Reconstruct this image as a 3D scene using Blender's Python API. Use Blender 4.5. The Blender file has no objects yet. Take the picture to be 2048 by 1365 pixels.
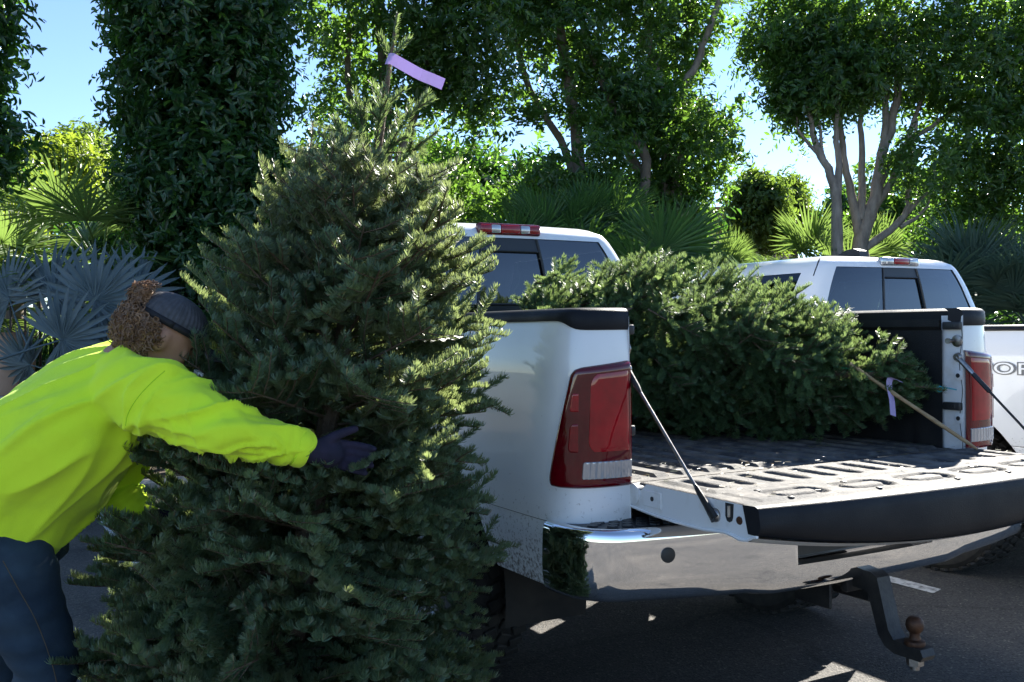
import bpy, bmesh, math, random
import numpy as np
from mathutils import Matrix, Vector, noise as mnoise

# ------------------------------------------------------------------ camera
scene = bpy.context.scene
F_PX, HZ, ROLL, EYE = 1992.65, 659.89, -0.0115, 1.3529
PITCH = math.atan2(682.5 - HZ, F_PX)
_cp, _sp = math.cos(PITCH), math.sin(PITCH)
_R = Vector((1, 0, 0)); _U = Vector((0, _sp, _cp)); _D = Vector((0, _cp, -_sp))
_xa = math.cos(ROLL) * _R + math.sin(ROLL) * _U
_ya = -math.sin(ROLL) * _R + math.cos(ROLL) * _U
camd = bpy.data.cameras.new('camera'); cam = bpy.data.objects.new('camera', camd)
scene.collection.objects.link(cam); scene.camera = cam
camd.sensor_width = 36.0; camd.lens = 36.0 * F_PX / 2048.0
camd.clip_start = 0.05; camd.clip_end = 3000
_m = Matrix((_xa, _ya, -_D)).transposed().to_4x4(); _m.translation = (0, 0, EYE)
cam.matrix_world = _m

# ------------------------------------------------------------------ sky, sun, exposure
SUN_AZ, SUN_EL = math.radians(32), math.radians(35.5)      # to the right of the view, behind the scene
world = bpy.data.worlds.new('World'); scene.world = world; world.use_nodes = True
nt = world.node_tree; nt.nodes.clear()
sky = nt.nodes.new('ShaderNodeTexSky'); sky.sky_type = 'NISHITA'; sky.sun_disc = False
sky.sun_elevation = SUN_EL; sky.sun_rotation = SUN_AZ
sky.air_density = 0.75; sky.dust_density = 0.0; sky.ozone_density = 3.0
bg = nt.nodes.new('ShaderNodeBackground'); bg.inputs['Strength'].default_value = 0.068
wo = nt.nodes.new('ShaderNodeOutputWorld')
nt.links.new(sky.outputs[0], bg.inputs[0]); nt.links.new(bg.outputs[0], wo.inputs[0])
sund = bpy.data.lights.new('sun', 'SUN'); sun = bpy.data.objects.new('sun', sund)
scene.collection.objects.link(sun)
sund.energy = 5.0; sund.angle = math.radians(0.53); sund.color = (1.0, 0.95, 0.86)
_sd = Vector((math.sin(SUN_AZ) * math.cos(SUN_EL), math.cos(SUN_AZ) * math.cos(SUN_EL), math.sin(SUN_EL)))
sun.rotation_euler = _sd.to_track_quat('Z', 'Y').to_euler(); sun.location = (8, 9, 9)
scene.view_settings.view_transform = 'Standard'; scene.view_settings.look = 'None'
scene.view_settings.gamma = 1.0; scene.view_settings.use_curve_mapping = False
scene.view_settings.exposure = 2.0
scene.render.engine = 'CYCLES'
scene.cycles.max_bounces = 8; scene.cycles.transparent_max_bounces = 12
scene.cycles.diffuse_bounces = 4; scene.cycles.glossy_bounces = 4

# ------------------------------------------------------------------ helpers
COL = scene.collection
def W(px, py, Y):
    """point on the photograph's ray through (px, py) at distance Y in front of the camera"""
    px, py, Y = float(px), float(py), float(Y)
    d = _D + (px - 1024) / F_PX * _xa - (py - 682.5) / F_PX * _ya
    return np.array(Vector((0, 0, EYE)) + d * (Y / d.y))
def rng(s): return np.random.default_rng(s)
def tag(o, label=None, cat=None, group=None, kind=None):
    if label: o['label'] = label
    if cat: o['category'] = cat
    if group: o['group'] = group
    if kind: o['kind'] = kind
    return o
def empty(name, loc=(0, 0, 0), rz=0.0, label=None, cat=None, group=None):
    o = bpy.data.objects.new(name, None); COL.objects.link(o)
    o.location = loc; o.rotation_euler = (0, 0, rz); o.empty_display_size = .1
    return tag(o, label, cat, group)
def link(name, me, parent=None, loc=None):
    o = bpy.data.objects.new(name, me); COL.objects.link(o)
    if parent is not None: o.parent = parent
    if loc is not None: o.location = loc
    return o
def np_mesh(name, V, F, mat, smooth=False, midx=None):
    """V (n,3), F (m,k) all with k corners"""
    V = np.asarray(V, np.float32); F = np.asarray(F, np.int32)
    me = bpy.data.meshes.new(name); k = F.shape[1]
    me.vertices.add(len(V)); me.vertices.foreach_set('co', V.ravel())
    me.loops.add(F.size); me.loops.foreach_set('vertex_index', F.ravel())
    me.polygons.add(len(F))
    me.polygons.foreach_set('loop_start', np.arange(0, F.size, k, dtype=np.int32))
    me.polygons.foreach_set('loop_total', np.full(len(F), k, np.int32))
    if smooth: me.polygons.foreach_set('use_smooth', np.ones(len(F), bool))
    for m in (mat if isinstance(mat, (list, tuple)) else [mat]): me.materials.append(m)
    if midx is not None: me.polygons.foreach_set('material_index', np.asarray(midx, np.int32))
    me.update(calc_edges=True); me.validate()
    return me

class MB:
    """collects shapes into one mesh"""
    def __init__(s): s.v = []; s.f = []
    def add(s, V, F, M=None):
        b = len(s.v)
        for p in V:
            p = Vector(tuple(float(c) for c in p))
            if M is not None: p = M @ p
            s.v.append(tuple(p))
        s.f += [tuple(int(i) + b for i in f) for f in F]
        return s
    def box(s, c, size, bev=0.0, M=None, seg=1):
        bm = bmesh.new(); bmesh.ops.create_cube(bm, size=1)
        for v in bm.verts: v.co = Vector((v.co.x * size[0], v.co.y * size[1], v.co.z * size[2]))
        if bev > 0: bmesh.ops.bevel(bm, geom=bm.edges[:], offset=bev, segments=seg, profile=.5, affect='EDGES')
        for v in bm.verts: v.co += Vector(c)
        bm.verts.index_update()
        s.add([v.co for v in bm.verts], [[v.index for v in f.verts] for f in bm.faces], M); bm.free()
        return s
    def tube(s, pts, rad, n=8, caps=True, sx=1.0):
        pts = [Vector(tuple(float(c) for c in p)) for p in pts]; m = len(pts)
        if np.isscalar(rad): rad = [rad] * m
        V = []; F = []; up = None
        for i in range(m):
            t = (pts[min(i + 1, m - 1)] - pts[max(i - 1, 0)])
            if t.length < 1e-9: t = Vector((0, 0, 1))
            t.normalize()
            if up is None:
                up = Vector((0, 0, 1)) if abs(t.z) < .9 else Vector((0, 1, 0))
            a = t.cross(up)
            if a.length < 1e-6: a = t.orthogonal()
            a.normalize(); b = a.cross(t).normalized(); up = b
            for j in range(n):
                q = 2 * math.pi * j / n
                V.append(pts[i] + (a * math.cos(q) * sx + b * math.sin(q)) * rad[i])
        for i in range(m - 1):
            for j in range(n):
                F.append((i * n + j, i * n + (j + 1) % n, (i + 1) * n + (j + 1) % n, (i + 1) * n + j))
        if caps: F.append(tuple(range(n - 1, -1, -1))); F.append(tuple((m - 1) * n + j for j in range(n)))
        return s.add(V, F)
    def lathe(s, prof, n=32, M=None, close=True):
        """profile of (radius, height) turned round Z"""
        V = []; F = []; m = len(prof)
        for (r, z) in prof:
            for j in range(n):
                q = 2 * math.pi * j / n; V.append((r * math.cos(q), r * math.sin(q), z))
        for i in range(m - 1):
            for j in range(n):
                F.append((i * n + j, i * n + (j + 1) % n, (i + 1) * n + (j + 1) % n, (i + 1) * n + j))
        if close: F.append(tuple(range(n - 1, -1, -1))); F.append(tuple((m - 1) * n + j for j in range(n)))
        return s.add(V, F, M)
    def grid(s, G, flip=False, mask=None):
        """G[i][j] points"""
        G = np.asarray(G, float); a, b = G.shape[:2]; F = []
        for i in range(a - 1):
            for j in range(b - 1):
                if mask is not None and not mask(i, j): continue
                q = (i * b + j, i * b + j + 1, (i + 1) * b + j + 1, (i + 1) * b + j)
                F.append(q[::-1] if flip else q)
        return s.add(G.reshape(-1, 3), F)
    def prism(s, poly, ax, a, b):
        """polygon in the plane across axis ax, from a to b"""
        def P(p, h):
            l = list(p); l.insert(ax, h); return tuple(l)
        n = len(poly); V = [P(p, a) for p in poly] + [P(p, b) for p in poly]
        F = [tuple(range(n))[::-1], tuple(range(n, 2 * n))]
        F += [(i, (i + 1) % n, n + (i + 1) % n, n + i) for i in range(n)]
        return s.add(V, F)
    def mesh(s, name, mat, smooth=35, weld=0.0):
        me = bpy.data.meshes.new(name)
        bm = bmesh.new(); vs = [bm.verts.new(v) for v in s.v]
        for f in s.f:
            try:
                if len(set(f)) >= 3: bm.faces.new([vs[i] for i in dict.fromkeys(f)])
            except ValueError: pass
        loose = [v for v in bm.verts if not v.link_faces]
        if loose: bmesh.ops.delete(bm, geom=loose, context='VERTS')
        if weld: bmesh.ops.remove_doubles(bm, verts=bm.verts[:], dist=weld)
        bmesh.ops.recalc_face_normals(bm, faces=bm.faces[:])
        bm.to_mesh(me); bm.free()
        me.materials.append(mat)
        if smooth:
            me.polygons.foreach_set('use_smooth', np.ones(len(me.polygons), bool))
            me.set_sharp_from_angle(angle=math.radians(smooth))
        return me
    def build(s, name, mat, parent=None, smooth=35, weld=0.0, loc=None):
        return link(name, s.mesh(name, mat, smooth, weld), parent, loc)

def solidify(o, t, off=-1):
    m = o.modifiers.new('thick', 'SOLIDIFY'); m.thickness = t; m.offset = off; return o

# ------------------------------------------------------------------ materials
MATS = {}
def new_mat(name):
    m = bpy.data.materials.new(name); m.use_nodes = True; m.node_tree.nodes.clear()
    o = m.node_tree.nodes.new('ShaderNodeOutputMaterial'); MATS[name] = m
    return m, m.node_tree, o
def N(nt, t, **k):
    n = nt.nodes.new('ShaderNode' + t)
    for a, b in k.items():
        if a.startswith('i_'):
            n.inputs[int(a[2:]) if a[2:].isdigit() else a[2:]].default_value = b
        else: setattr(n, a, b)
    return n
def ramp(nt, fac, stops):
    r = N(nt, 'ValToRGB'); e = r.color_ramp.elements
    while len(e) < len(stops): e.new(.5)
    for x, (p, c) in zip(e, stops): x.position = p; x.color = tuple(c) + (1,)
    nt.links.new(fac, r.inputs[0]); return r.outputs[0]
def pmat(name, col, rough=.5, metal=0.0, coat=0.0, col2=None, vscale=4.0, vlo=.35, vhi=.65, bump=0.0, bscale=80.0,
         spec=.5, coord='Object', rough2=None, detail=5.0, coat_rough=.03, stretch=None, sheen=0.0, trans=0.0, ior=1.45):
    m, nt, out = new_mat(name); b = N(nt, 'BsdfPrincipled'); L = nt.links.new
    b.inputs['Base Color'].default_value = tuple(col) + (1,)
    b.inputs['Roughness'].default_value = rough; b.inputs['Metallic'].default_value = metal
    b.inputs['Coat Weight'].default_value = coat; b.inputs['Coat Roughness'].default_value = coat_rough
    b.inputs['Specular IOR Level'].default_value = spec; b.inputs['Sheen Weight'].default_value = sheen
    b.inputs['Transmission Weight'].default_value = trans; b.inputs['IOR'].default_value = ior
    tc = N(nt, 'TexCoord'); co = tc.outputs[coord]
    if stretch:
        mp = N(nt, 'Mapping'); mp.inputs['Scale'].default_value = stretch; L(co, mp.inputs[0]); co = mp.outputs[0]
    if col2 is not None or rough2 is not None:
        n = N(nt, 'TexNoise', i_Scale=vscale, i_Detail=detail, i_Roughness=.6); L(co, n.inputs['Vector'])
        if col2 is not None: L(ramp(nt, n.outputs['Fac'], [(vlo, col), (vhi, col2)]), b.inputs['Base Color'])
        if rough2 is not None:
            mr = N(nt, 'MapRange'); mr.inputs[1].default_value = vlo; mr.inputs[2].default_value = vhi
            mr.inputs[3].default_value = rough; mr.inputs[4].default_value = rough2
            L(n.outputs['Fac'], mr.inputs[0]); L(mr.outputs[0], b.inputs['Roughness'])
    if bump:
        n2 = N(nt, 'TexNoise', i_Scale=bscale, i_Detail=4.0); L(co, n2.inputs['Vector'])
        bp = N(nt, 'Bump', i_Strength=min(1.0, bump * 10), i_Distance=bump * .1); L(n2.outputs['Fac'], bp.inputs['Height']); L(bp.outputs[0], b.inputs['Normal'])
    L(b.outputs[0], out.inputs[0]); return m
def leafmat(name, a, b_, tcol, trans=.35, rough=.4, spec=.4, brown=None, big=None):
    """leaf: glossy upper side and light coming through; the colour differs from leaf to leaf"""
    m, nt, out = new_mat(name); L = nt.links.new
    g = N(nt, 'NewGeometry'); p = N(nt, 'BsdfPrincipled'); t = N(nt, 'BsdfTranslucent'); mx = N(nt, 'MixShader')
    st = [(0.0, a), (.85, b_)]
    if brown: st = [(0.0, a), (.80, b_), (.955, b_), (.97, brown)]
    c = ramp(nt, g.outputs['Random Per Island'], st)
    p.inputs['Roughness'].default_value = rough; p.inputs['Specular IOR Level'].default_value = spec
    if big:
        tc = N(nt, 'TexCoord'); n = N(nt, 'TexNoise', i_Scale=big[0], i_Detail=3.0); L(tc.outputs['Object'], n.inputs['Vector'])
        mc = N(nt, 'MixRGB'); mc.blend_type = 'MIX'; mc.inputs[2].default_value = tuple(big[1]) + (1,)
        mr = N(nt, 'MapRange'); mr.inputs[1].default_value = .5; mr.inputs[2].default_value = .7; mr.inputs[4].default_value = .8
        L(n.outputs['Fac'], mr.inputs[0]); L(mr.outputs[0], mc.inputs[0]); L(c, mc.inputs[1]); c = mc.outputs[0]
    L(c, p.inputs['Base Color'])
    t.inputs['Color'].default_value = tuple(tcol) + (1,); mx.inputs[0].default_value = trans
    L(p.outputs[0], mx.inputs[1]); L(t.outputs[0], mx.inputs[2]); L(mx.outputs[0], out.inputs[0]); return m
def glassmat(name, tint, refl=.08, rough=.01):
    m, nt, out = new_mat(name); L = nt.links.new
    tr = N(nt, 'BsdfTransparent'); tr.inputs[0].default_value = tuple(tint) + (1,)
    gl = N(nt, 'BsdfGlossy', i_Roughness=rough); gl.inputs[0].default_value = (.95, .97, 1, 1)
    lw = N(nt, 'LayerWeight', i_Blend=.5); fr = N(nt, 'Math', operation='POWER'); fr.inputs[1].default_value = 4.0; L(lw.outputs['Facing'], fr.inputs[0]); ad = N(nt, 'Math', operation='ADD', use_clamp=True); ad.inputs[1].default_value = refl
    mx = N(nt, 'MixShader'); L(fr.outputs[0], ad.inputs[0]); L(ad.outputs[0], mx.inputs[0]); L(tr.outputs[0], mx.inputs[1]); L(gl.outputs[0], mx.inputs[2])
    L(mx.outputs[0], out.inputs[0]); return m

M_white = pmat('white_paint', (.80, .81, .82), .28, coat=.8, col2=(.74, .75, .75), vscale=3, vlo=.5, vhi=.8)
def side_paint():
    # white paint with mud thrown up behind the wheel and a little road film low down
    m = M_white.copy(); m.name = 'white_paint_with_road_dirt'; nt = m.node_tree; L = nt.links.new
    b = next(n for n in nt.nodes if n.type == 'BSDF_PRINCIPLED'); src = b.inputs['Base Color'].links[0].from_socket
    tc = N(nt, 'TexCoord'); sp = N(nt, 'SeparateXYZ'); L(tc.outputs['Object'], sp.inputs[0])
    mr = N(nt, 'MapRange'); mr.inputs[1].default_value = .92; mr.inputs[2].default_value = .52; mr.inputs[3].default_value = 0; mr.inputs[4].default_value = .24; L(sp.outputs[2], mr.inputs[0])
    n = N(nt, 'TexNoise', i_Scale=70.0, i_Detail=6.0, i_Roughness=.7); L(tc.outputs['Object'], n.inputs['Vector'])
    ad = N(nt, 'Math', operation='ADD'); L(n.outputs['Fac'], ad.inputs[0]); L(mr.outputs[0], ad.inputs[1])
    f = ramp(nt, ad.outputs[0], [(.66, (0, 0, 0)), (.80, (1, 1, 1))]); mx = N(nt, 'MixRGB'); mx.inputs[2].default_value = (.16, .135, .11, 1)
    L(f, mx.inputs[0]); L(src, mx.inputs[1]); L(mx.outputs[0], b.inputs['Base Color']); return m
M_side = side_paint()
M_jamb = pmat('white_jamb_paint', (.72, .73, .74), .4, col2=(.55, .53, .49), vscale=9, vlo=.52, vhi=.75, coat=.2)
M_black = pmat('black_plastic', (.020, .021, .023), .42, col2=(.030, .031, .032), vscale=6, bump=.02, bscale=400)
M_capblack = pmat('weathered_black_plastic', (.007, .008, .011), .55, col2=(.013, .014, .017), vscale=5, bump=.03, bscale=300, rough2=.42, spec=.25)
M_liner = pmat('scuffed_bed_liner', (.048, .048, .050), .72, col2=(.21, .19, .165), vscale=9, vlo=.40, vhi=.74, spec=.25, bump=.06, bscale=260, detail=9)
M_linerw = pmat('black_bed_liner', (.012, .013, .015), .6, col2=(.02, .02, .021), vscale=8, spec=.3, bump=.05, bscale=240)
M_chrome = pmat('chrome', (.86, .86, .87), .035, metal=1.0, rough2=.09, vscale=14, vlo=.5, vhi=.85)
M_steel = pmat('bare_steel', (.45, .44, .43), .35, metal=1.0, col2=(.25, .21, .18), vscale=40)
M_rust = pmat('rusty_steel', (.11, .050, .026), .5, metal=.5, col2=(.045, .024, .017), vscale=35, bump=.03, bscale=160)
M_iron = pmat('black_steel', (.018, .018, .02), .45, metal=.3, col2=(.05, .046, .042), vscale=12, bump=.03, bscale=120)
M_under = pmat('dirty_underbody', (.012, .012, .012), .8, col2=(.03, .027, .023), vscale=8)
M_rubber = pmat('tyre_rubber', (.012, .012, .012), .75, col2=(.03, .028, .025), vscale=20, bump=.02, bscale=200)
M_rim = pmat('alloy_rim', (.5, .5, .5), .3, metal=1.0)
M_red = pmat('red_lens', (.36, .0, .008), .05, coat=.6, col2=(.22, .0, .005), vscale=10, spec=.5)
M_redd = pmat('deep_red_lens', (.075, .0, .003), .04, coat=.6, col2=(.12, .0, .005), vscale=12, spec=.5)
M_redm = pmat('mid_red_lens', (.15, .0, .004), .05, coat=.5, col2=(.22, .0, .006), vscale=30, spec=.5)
M_clear = pmat('clear_lens', (.42, .43, .46), .12, coat=.8, metal=.6)
M_glass = glassmat('tinted_glass', (.11, .14, .17), .13)
M_glassd = glassmat('dark_tinted_glass', (.05, .06, .07), .06)
M_winframe = pmat('window_frit', (.028, .032, .038), .35)
M_seat = pmat('seat_cloth', (.10, .10, .105), .9)
M_headrest = pmat('pale_headrest', (.42, .40, .37), .8)
M_letter = pmat('grey_decal', (.16, .165, .17), .4)
M_asphalt_line = None
# ------------------------------------------------------------------ ground
def asphalt_mat():
    m, nt, out = new_mat('asphalt'); L = nt.links.new; b = N(nt, 'BsdfPrincipled')
    tc = N(nt, 'TexCoord'); co = tc.outputs['Object']
    n1 = N(nt, 'TexNoise', i_Scale=.55, i_Detail=6.0, i_Roughness=.65); L(co, n1.inputs['Vector'])
    base = ramp(nt, n1.outputs['Fac'], [(.3, (.045, .043, .041)), (.5, (.070, .065, .059)), (.72, (.110, .100, .088))])
    v = N(nt, 'TexVoronoi', i_Scale=125.0); L(co, v.inputs['Vector'])
    ag = ramp(nt, v.outputs['Color'], [(.0, (.25, .25, .26)), (.55, (.95, .95, .95)), (.85, (1.5, 1.45, 1.35)), (1.0, (4.0, 3.8, 3.4))])
    mx = N(nt, 'MixRGB'); mx.blend_type = 'MULTIPLY'; mx.inputs[0].default_value = .85; L(base, mx.inputs[1]); L(ag, mx.inputs[2])
    # hairline cracks and darker drip stains
    wv = N(nt, 'TexNoise', i_Scale=1.7, i_Detail=8.0); L(co, wv.inputs['Vector'])
    ad = N(nt, 'MixRGB'); ad.blend_type = 'ADD'; ad.inputs[0].default_value = .35; L(co, ad.inputs[1]); L(wv.outputs['Color'], ad.inputs[2])
    cr = N(nt, 'TexVoronoi', i_Scale=.75); cr.feature = 'DISTANCE_TO_EDGE'; L(ad.outputs[0], cr.inputs['Vector'])
    ck = ramp(nt, cr.outputs['Distance'], [(.0, (.25, .25, .25)), (.006, (.3, .3, .3)), (.012, (1, 1, 1))])
    m2 = N(nt, 'MixRGB'); m2.blend_type = 'MULTIPLY'; m2.inputs[0].default_value = .35; L(mx.outputs[0], m2.inputs[1]); L(ck, m2.inputs[2])
    st = N(nt, 'TexNoise', i_Scale=2.3, i_Detail=3.0); L(co, st.inputs['Vector'])
    sr = ramp(nt, st.outputs['Fac'], [(.60, (1, 1, 1)), (.72, (.45, .45, .47))])
    m3 = N(nt, 'MixRGB'); m3.blend_type = 'MULTIPLY'; m3.inputs[0].default_value = .8; L(m2.outputs[0], m3.inputs[1]); L(sr, m3.inputs[2])
    L(m3.outputs[0], b.inputs['Base Color']); b.inputs['Roughness'].default_value = .82
    n3 = N(nt, 'TexNoise', i_Scale=210.0, i_Detail=3.0); L(co, n3.inputs['Vector'])
    sm = N(nt, 'MixRGB'); sm.inputs[0].default_value = .5; L(v.outputs['Distance'], sm.inputs[1]); L(n3.outputs['Fac'], sm.inputs[2])
    bp = N(nt, 'Bump', i_Strength=.8, i_Distance=.010); L(sm.outputs[0], bp.inputs['Height']); L(bp.outputs[0], b.inputs['Normal'])
    L(b.outputs[0], out.inputs[0]); return m
M_asphalt = asphalt_mat()
M_line = pmat('worn_white_line', (.62, .61, .58), .75, col2=(.16, .155, .15), vscale=26, vlo=.46, vhi=.66, detail=8, bump=.03, bscale=200)
M_mulch = pmat('mulch', (.05, .035, .024), .95, col2=(.10, .075, .05), vscale=14, bump=.2, bscale=40)
M_concrete = pmat('concrete', (.30, .29, .27), .85, col2=(.38, .37, .34), vscale=6, bump=.03, bscale=120)
tag(MB().add([(-1500, -1500, 0), (1500, -1500, 0), (1500, 1500, 0), (-1500, 1500, 0)], [(0, 1, 2, 3)]).build('parking_lot', M_asphalt, smooth=0), kind='structure')

# the trucks' frame: X to the truck's right, Y to its nose, origin on the ground under the tailgate hinge
TX, TY, YAW = 0.9953, 3.4604, 0.5091
_c, _s = math.cos(YAW), math.sin(YAW)
def TW(x, y, z=0.0): return np.array((TX + x * _c - y * _s, TY + x * _s + y * _c, z))
# white bay lines either side of the first truck
for x in (1.765, 4.45, -1.62):
    y0, y1 = .80, 5.75
    pts = [TW(x - .05, y0, .004), TW(x + .05, y0 + .03, .004), TW(x + .05, y1, .004), TW(x - .05, y1, .004)]
    if x < 0: pts = [TW(x - .05, 3.0, .004), TW(x + .05, 3.0, .004), TW(x + .05, y1, .004), TW(x - .05, y1, .004)]
    tag(MB().add(pts, [(0, 1, 2, 3)]).build('parking_line', M_line, smooth=0), kind='structure')
# planting bed behind a kerb
KY = 6.1
mb = MB(); NK = 26
tag(MB().add([TW(-30, KY + .14, .10), TW(40, KY + .14, .10), TW(40, 60, .10), TW(-30, 60, .10)], [(0, 1, 2, 3)]).build('planting_bed', M_mulch, smooth=0), kind='structure')
kerb = MB().box((0, 0, .065), (34.0, .15, .15), .02); k = kerb.build('kerb', M_concrete); k.location = TW(3, KY + .07); k.rotation_euler = (0, 0, YAW); tag(k, kind='structure')

# ------------------------------------------------------------------ pickup truck
def catmull(P, n):
    P = np.asarray(P, float); P = np.vstack([2 * P[0] - P[1], P, 2 * P[-1] - P[-2]]); out = []
    for i in range(1, len(P) - 2):
        for t in np.linspace(0, 1, n, endpoint=False):
            a, b, c, d = P[i - 1], P[i], P[i + 1], P[i + 2]
            out.append(.5 * ((2 * b) + (c - a) * t + (2 * a - 5 * b + 4 * c - d) * t * t + (-a + 3 * b - 3 * c + d) * t ** 3))
    out.append(P[-2]); return np.array(out)
class BedSide:
    """outer skin of the left bed side as a surface of path length s (from the tailgate jamb round the corner and forward) and height z"""
    def __init__(s):
        p = catmull([(-.775, -.075), (-.83, -.079), (-.90, -.071), (-.955, -.047), (-.990, .005), (-1.004, .085), (-1.008, .24), (-1.010, .6), (-1.010, 1.1), (-1.010, 1.6), (-1.008, 1.985)], 14)
        s.p = p; d = np.gradient(p, axis=0); d /= np.linalg.norm(d, axis=1)[:, None]
        s.n = np.stack([-d[:, 1], d[:, 0]], 1) * -1
        if s.n[-1, 0] > 0: s.n = -s.n
        s.L = np.concatenate([[0], np.cumsum(np.linalg.norm(np.diff(p, axis=0), axis=1))])
    def inset(s, z): return np.interp(z, [.5, .60, .76, .80, .95, 1.1, 1.25, 1.32, 1.40], [.055, .035, .012, .006, .001, 0, .006, .016, .034])
    def at(s, u, z, off=0.0):
        x = np.interp(u, s.L, s.p[:, 0]); y = np.interp(u, s.L, s.p[:, 1]); nx = np.interp(u, s.L, s.n[:, 0]); ny = np.interp(u, s.L, s.n[:, 1])
        k = off - s.inset(z) * (0.35 + .65 * min(1, max(0, (y + .085) / .12)))
        return (x + nx * k, y + ny * k, z)
    def s_of_y(s, y): 
        i = np.argmin(s.p[:, 1]); return np.interp(y, s.p[i:, 1], s.L[i:])
BS = BedSide()
AX_Y, ARCH_R, AXZ = 1.03, .59, .42
def arch(y):
    d = ARCH_R ** 2 - (y - AX_Y) ** 2
    return AXZ + math.sqrt(d) if d > 0 else 0.0
def mir(me_builder, sx):
    if sx > 0: me_builder.v = [(-v[0], v[1], v[2]) for v in me_builder.v]
    return me_builder
def sl(y): return float(BS.s_of_y(y))
S_TOT = BS.L[-1]
def bed_side(root, sx, white, cap_mat, thick_cap=True):
    mb = MB()
    us = np.unique(np.concatenate([np.linspace(0, sl(.25), 34), np.linspace(sl(.25), S_TOT, 50), [sl(AX_Y - .475), sl(AX_Y + .475)]]))
    zs = np.concatenate([np.linspace(0, 1, 26)])
    def zlow(u):
        y = np.interp(u, BS.L, BS.p[:, 1]); a = arch(y)
        return max(.770, a)
    G = [[BS.at(u, zlow(u) + (1.388 - zlow(u)) * t) for t in zs] for u in us]
    mb.grid(G)
    # lower skirt fore and aft of the wheel
    for (ya, yb) in ((.045, AX_Y - .475), (AX_Y + .475, 1.985)):
        ul = np.linspace(sl(ya), sl(yb), 18); G = []
        for u in ul:
            y = np.interp(u, BS.L, BS.p[:, 1]); z0 = min(.766, max(.555, arch(y)))
            G.append([BS.at(u, z0 + (.766 - z0) * t, -.004 if t < 1 else -.006) for t in np.linspace(0, 1, 10)])
        mb.grid(G)
        if ya < .2:       # rounded rear edge beside the bumper, and the turned-in bottom
            mb.tube([BS.at(sl(.048), z, -.010) for z in np.linspace(.556, .775, 10)], .011, 8)
            mb.tube([BS.at(u, .772, -.016) for u in np.linspace(.02, sl(.048), 16)], .010, 8)
    # jamb return and under edge
    mb.grid([[(-.775, y, z) for z in np.linspace(.77, 1.388, 4)] for y in (-.075, .02)])
    # wheel arch flange
    an = np.linspace(math.acos(.02), math.pi - math.acos(.02), 2); th = np.linspace(-.25, math.pi + .25, 40); G = []
    for t in th:
        y = AX_Y + ARCH_R * math.cos(t); z = AXZ + ARCH_R * math.sin(t)
        if z < .55: continue
        o = BS.at(sl(y), z, -.003)
        G.append([o, (o[0] + .012, y, z - .012), (o[0] + .09, y, z - .006)])
    mb.grid(G)
    o = mir(mb, sx).build('bed_side', white, root, 40, weld=.0005)
    # rail cap following the top edge; it turns down further round the rear corner
    mb = MB(); G = []
    for u in np.concatenate([np.linspace(0, sl(.4), 40), np.linspace(sl(.45), S_TOT, 30)]):
        y = np.interp(u, BS.L, BS.p[:, 1]); x = np.interp(u, BS.L, BS.p[:, 0])
        k = 1 / (1 + math.exp((u - sl(-.030)) / .014))     # 1 round the rear corner
        zl = (1.378 - .029 * k) if thick_cap else 1.385
        top = 1.416; row = []
        xi = -.800
        for off, z in ((-.004, zl - .0005), (.005, zl), (.008, zl + .012), (.004, top - .014), (-.006, top - .004), (-.022, top)):
            row.append(BS.at(u, z, off + (BS.inset(z) - BS.inset(1.36)) * .8))
        inner = (max(xi, x + .05) if x > -.86 else xi, max(y, -.03), top)
        e = row[-1]
        row.append(tuple(.5 * (np.array(e) + np.array(inner)))); row.append(inner)
        row.append((min(inner[0] + .022, -.748), inner[1], top - .010)); row.append((min(inner[0] + .024, -.746), inner[1], top - .045))
        G.append(row)
    mb.grid(G)
    E0 = G[0]; mb.add(E0, [tuple(range(len(E0)))])
    c = mir(mb, sx).build('rail_cap', cap_mat, root, 50)
    return o, c
def lamp_patch(sa, sb_bot, sb_top, z0, z1, off, rad=.03, bev=.008, nz=30, ns=16, rib=None, slope=0.0):
    """rounded patch standing proud of the bed side skin"""
    mb = MB(); G = []
    for i, t in enumerate(np.linspace(0, 1, nz)):
        tz = t; zz = z0 + (z1 - z0) * tz
        d = min(zz - z0, z1 - zz)
        rr = rad if d < rad else 0
        cut = rad - math.sqrt(max(0, rad * rad - (rad - d) ** 2)) if d < rad else 0.0
        b = sb_bot + (sb_top - sb_bot) * t - cut; row = []
        for j, q in enumerate(np.linspace(0, 1, ns)):
            u = sa + (b - sa) * q
            edge = min(d, (u - sa) + .002, (b - u)); k = min(1, max(0, edge / bev)); k = math.sqrt(1 - (1 - k) ** 2)
            zc = zz - slope * q * t
            o = off * k - .003 * (1 - k)
            if rib: o += rib * (.5 + .5 * math.cos(2 * math.pi * q * 9)) * k
            row.append(BS.at(u, zc, o))
        G.append(row)
    mb.grid(G); return mb
def taillight(root, sx):
    sb, st = sl(.034), sl(-.040)
    o = mir(lamp_patch(.003, sb, st, .877, 1.258, .020, rad=.035, bev=.016, nz=46, ns=34, slope=.018), sx).build('taillight', M_redd, root, 60)
    # red and clear chambers behind the lens face, each standing a little proud
    mir(lamp_patch(.014, .162, .150, .980, 1.236, .0224, rad=.045, bev=.012, slope=.010), sx).build('brake_lens', M_red, o, 60)
    mir(lamp_patch(.014, .172, .168, .905, .962, .0228, rad=.010, bev=.004, rib=.0014, ns=90), sx).build('reverse_lens', M_clear, o, 60)
    mir(lamp_patch(.176, .208, .200, .985, 1.075, .0218, rad=.018, bev=.005), sx).build('side_lens', M_redm, o, 60)
    mir(lamp_patch(.174, .202, .195, 1.105, 1.165, .0218, rad=.012, bev=.005), sx).build('marker_lens', M_red, o, 60)
    return o
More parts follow.
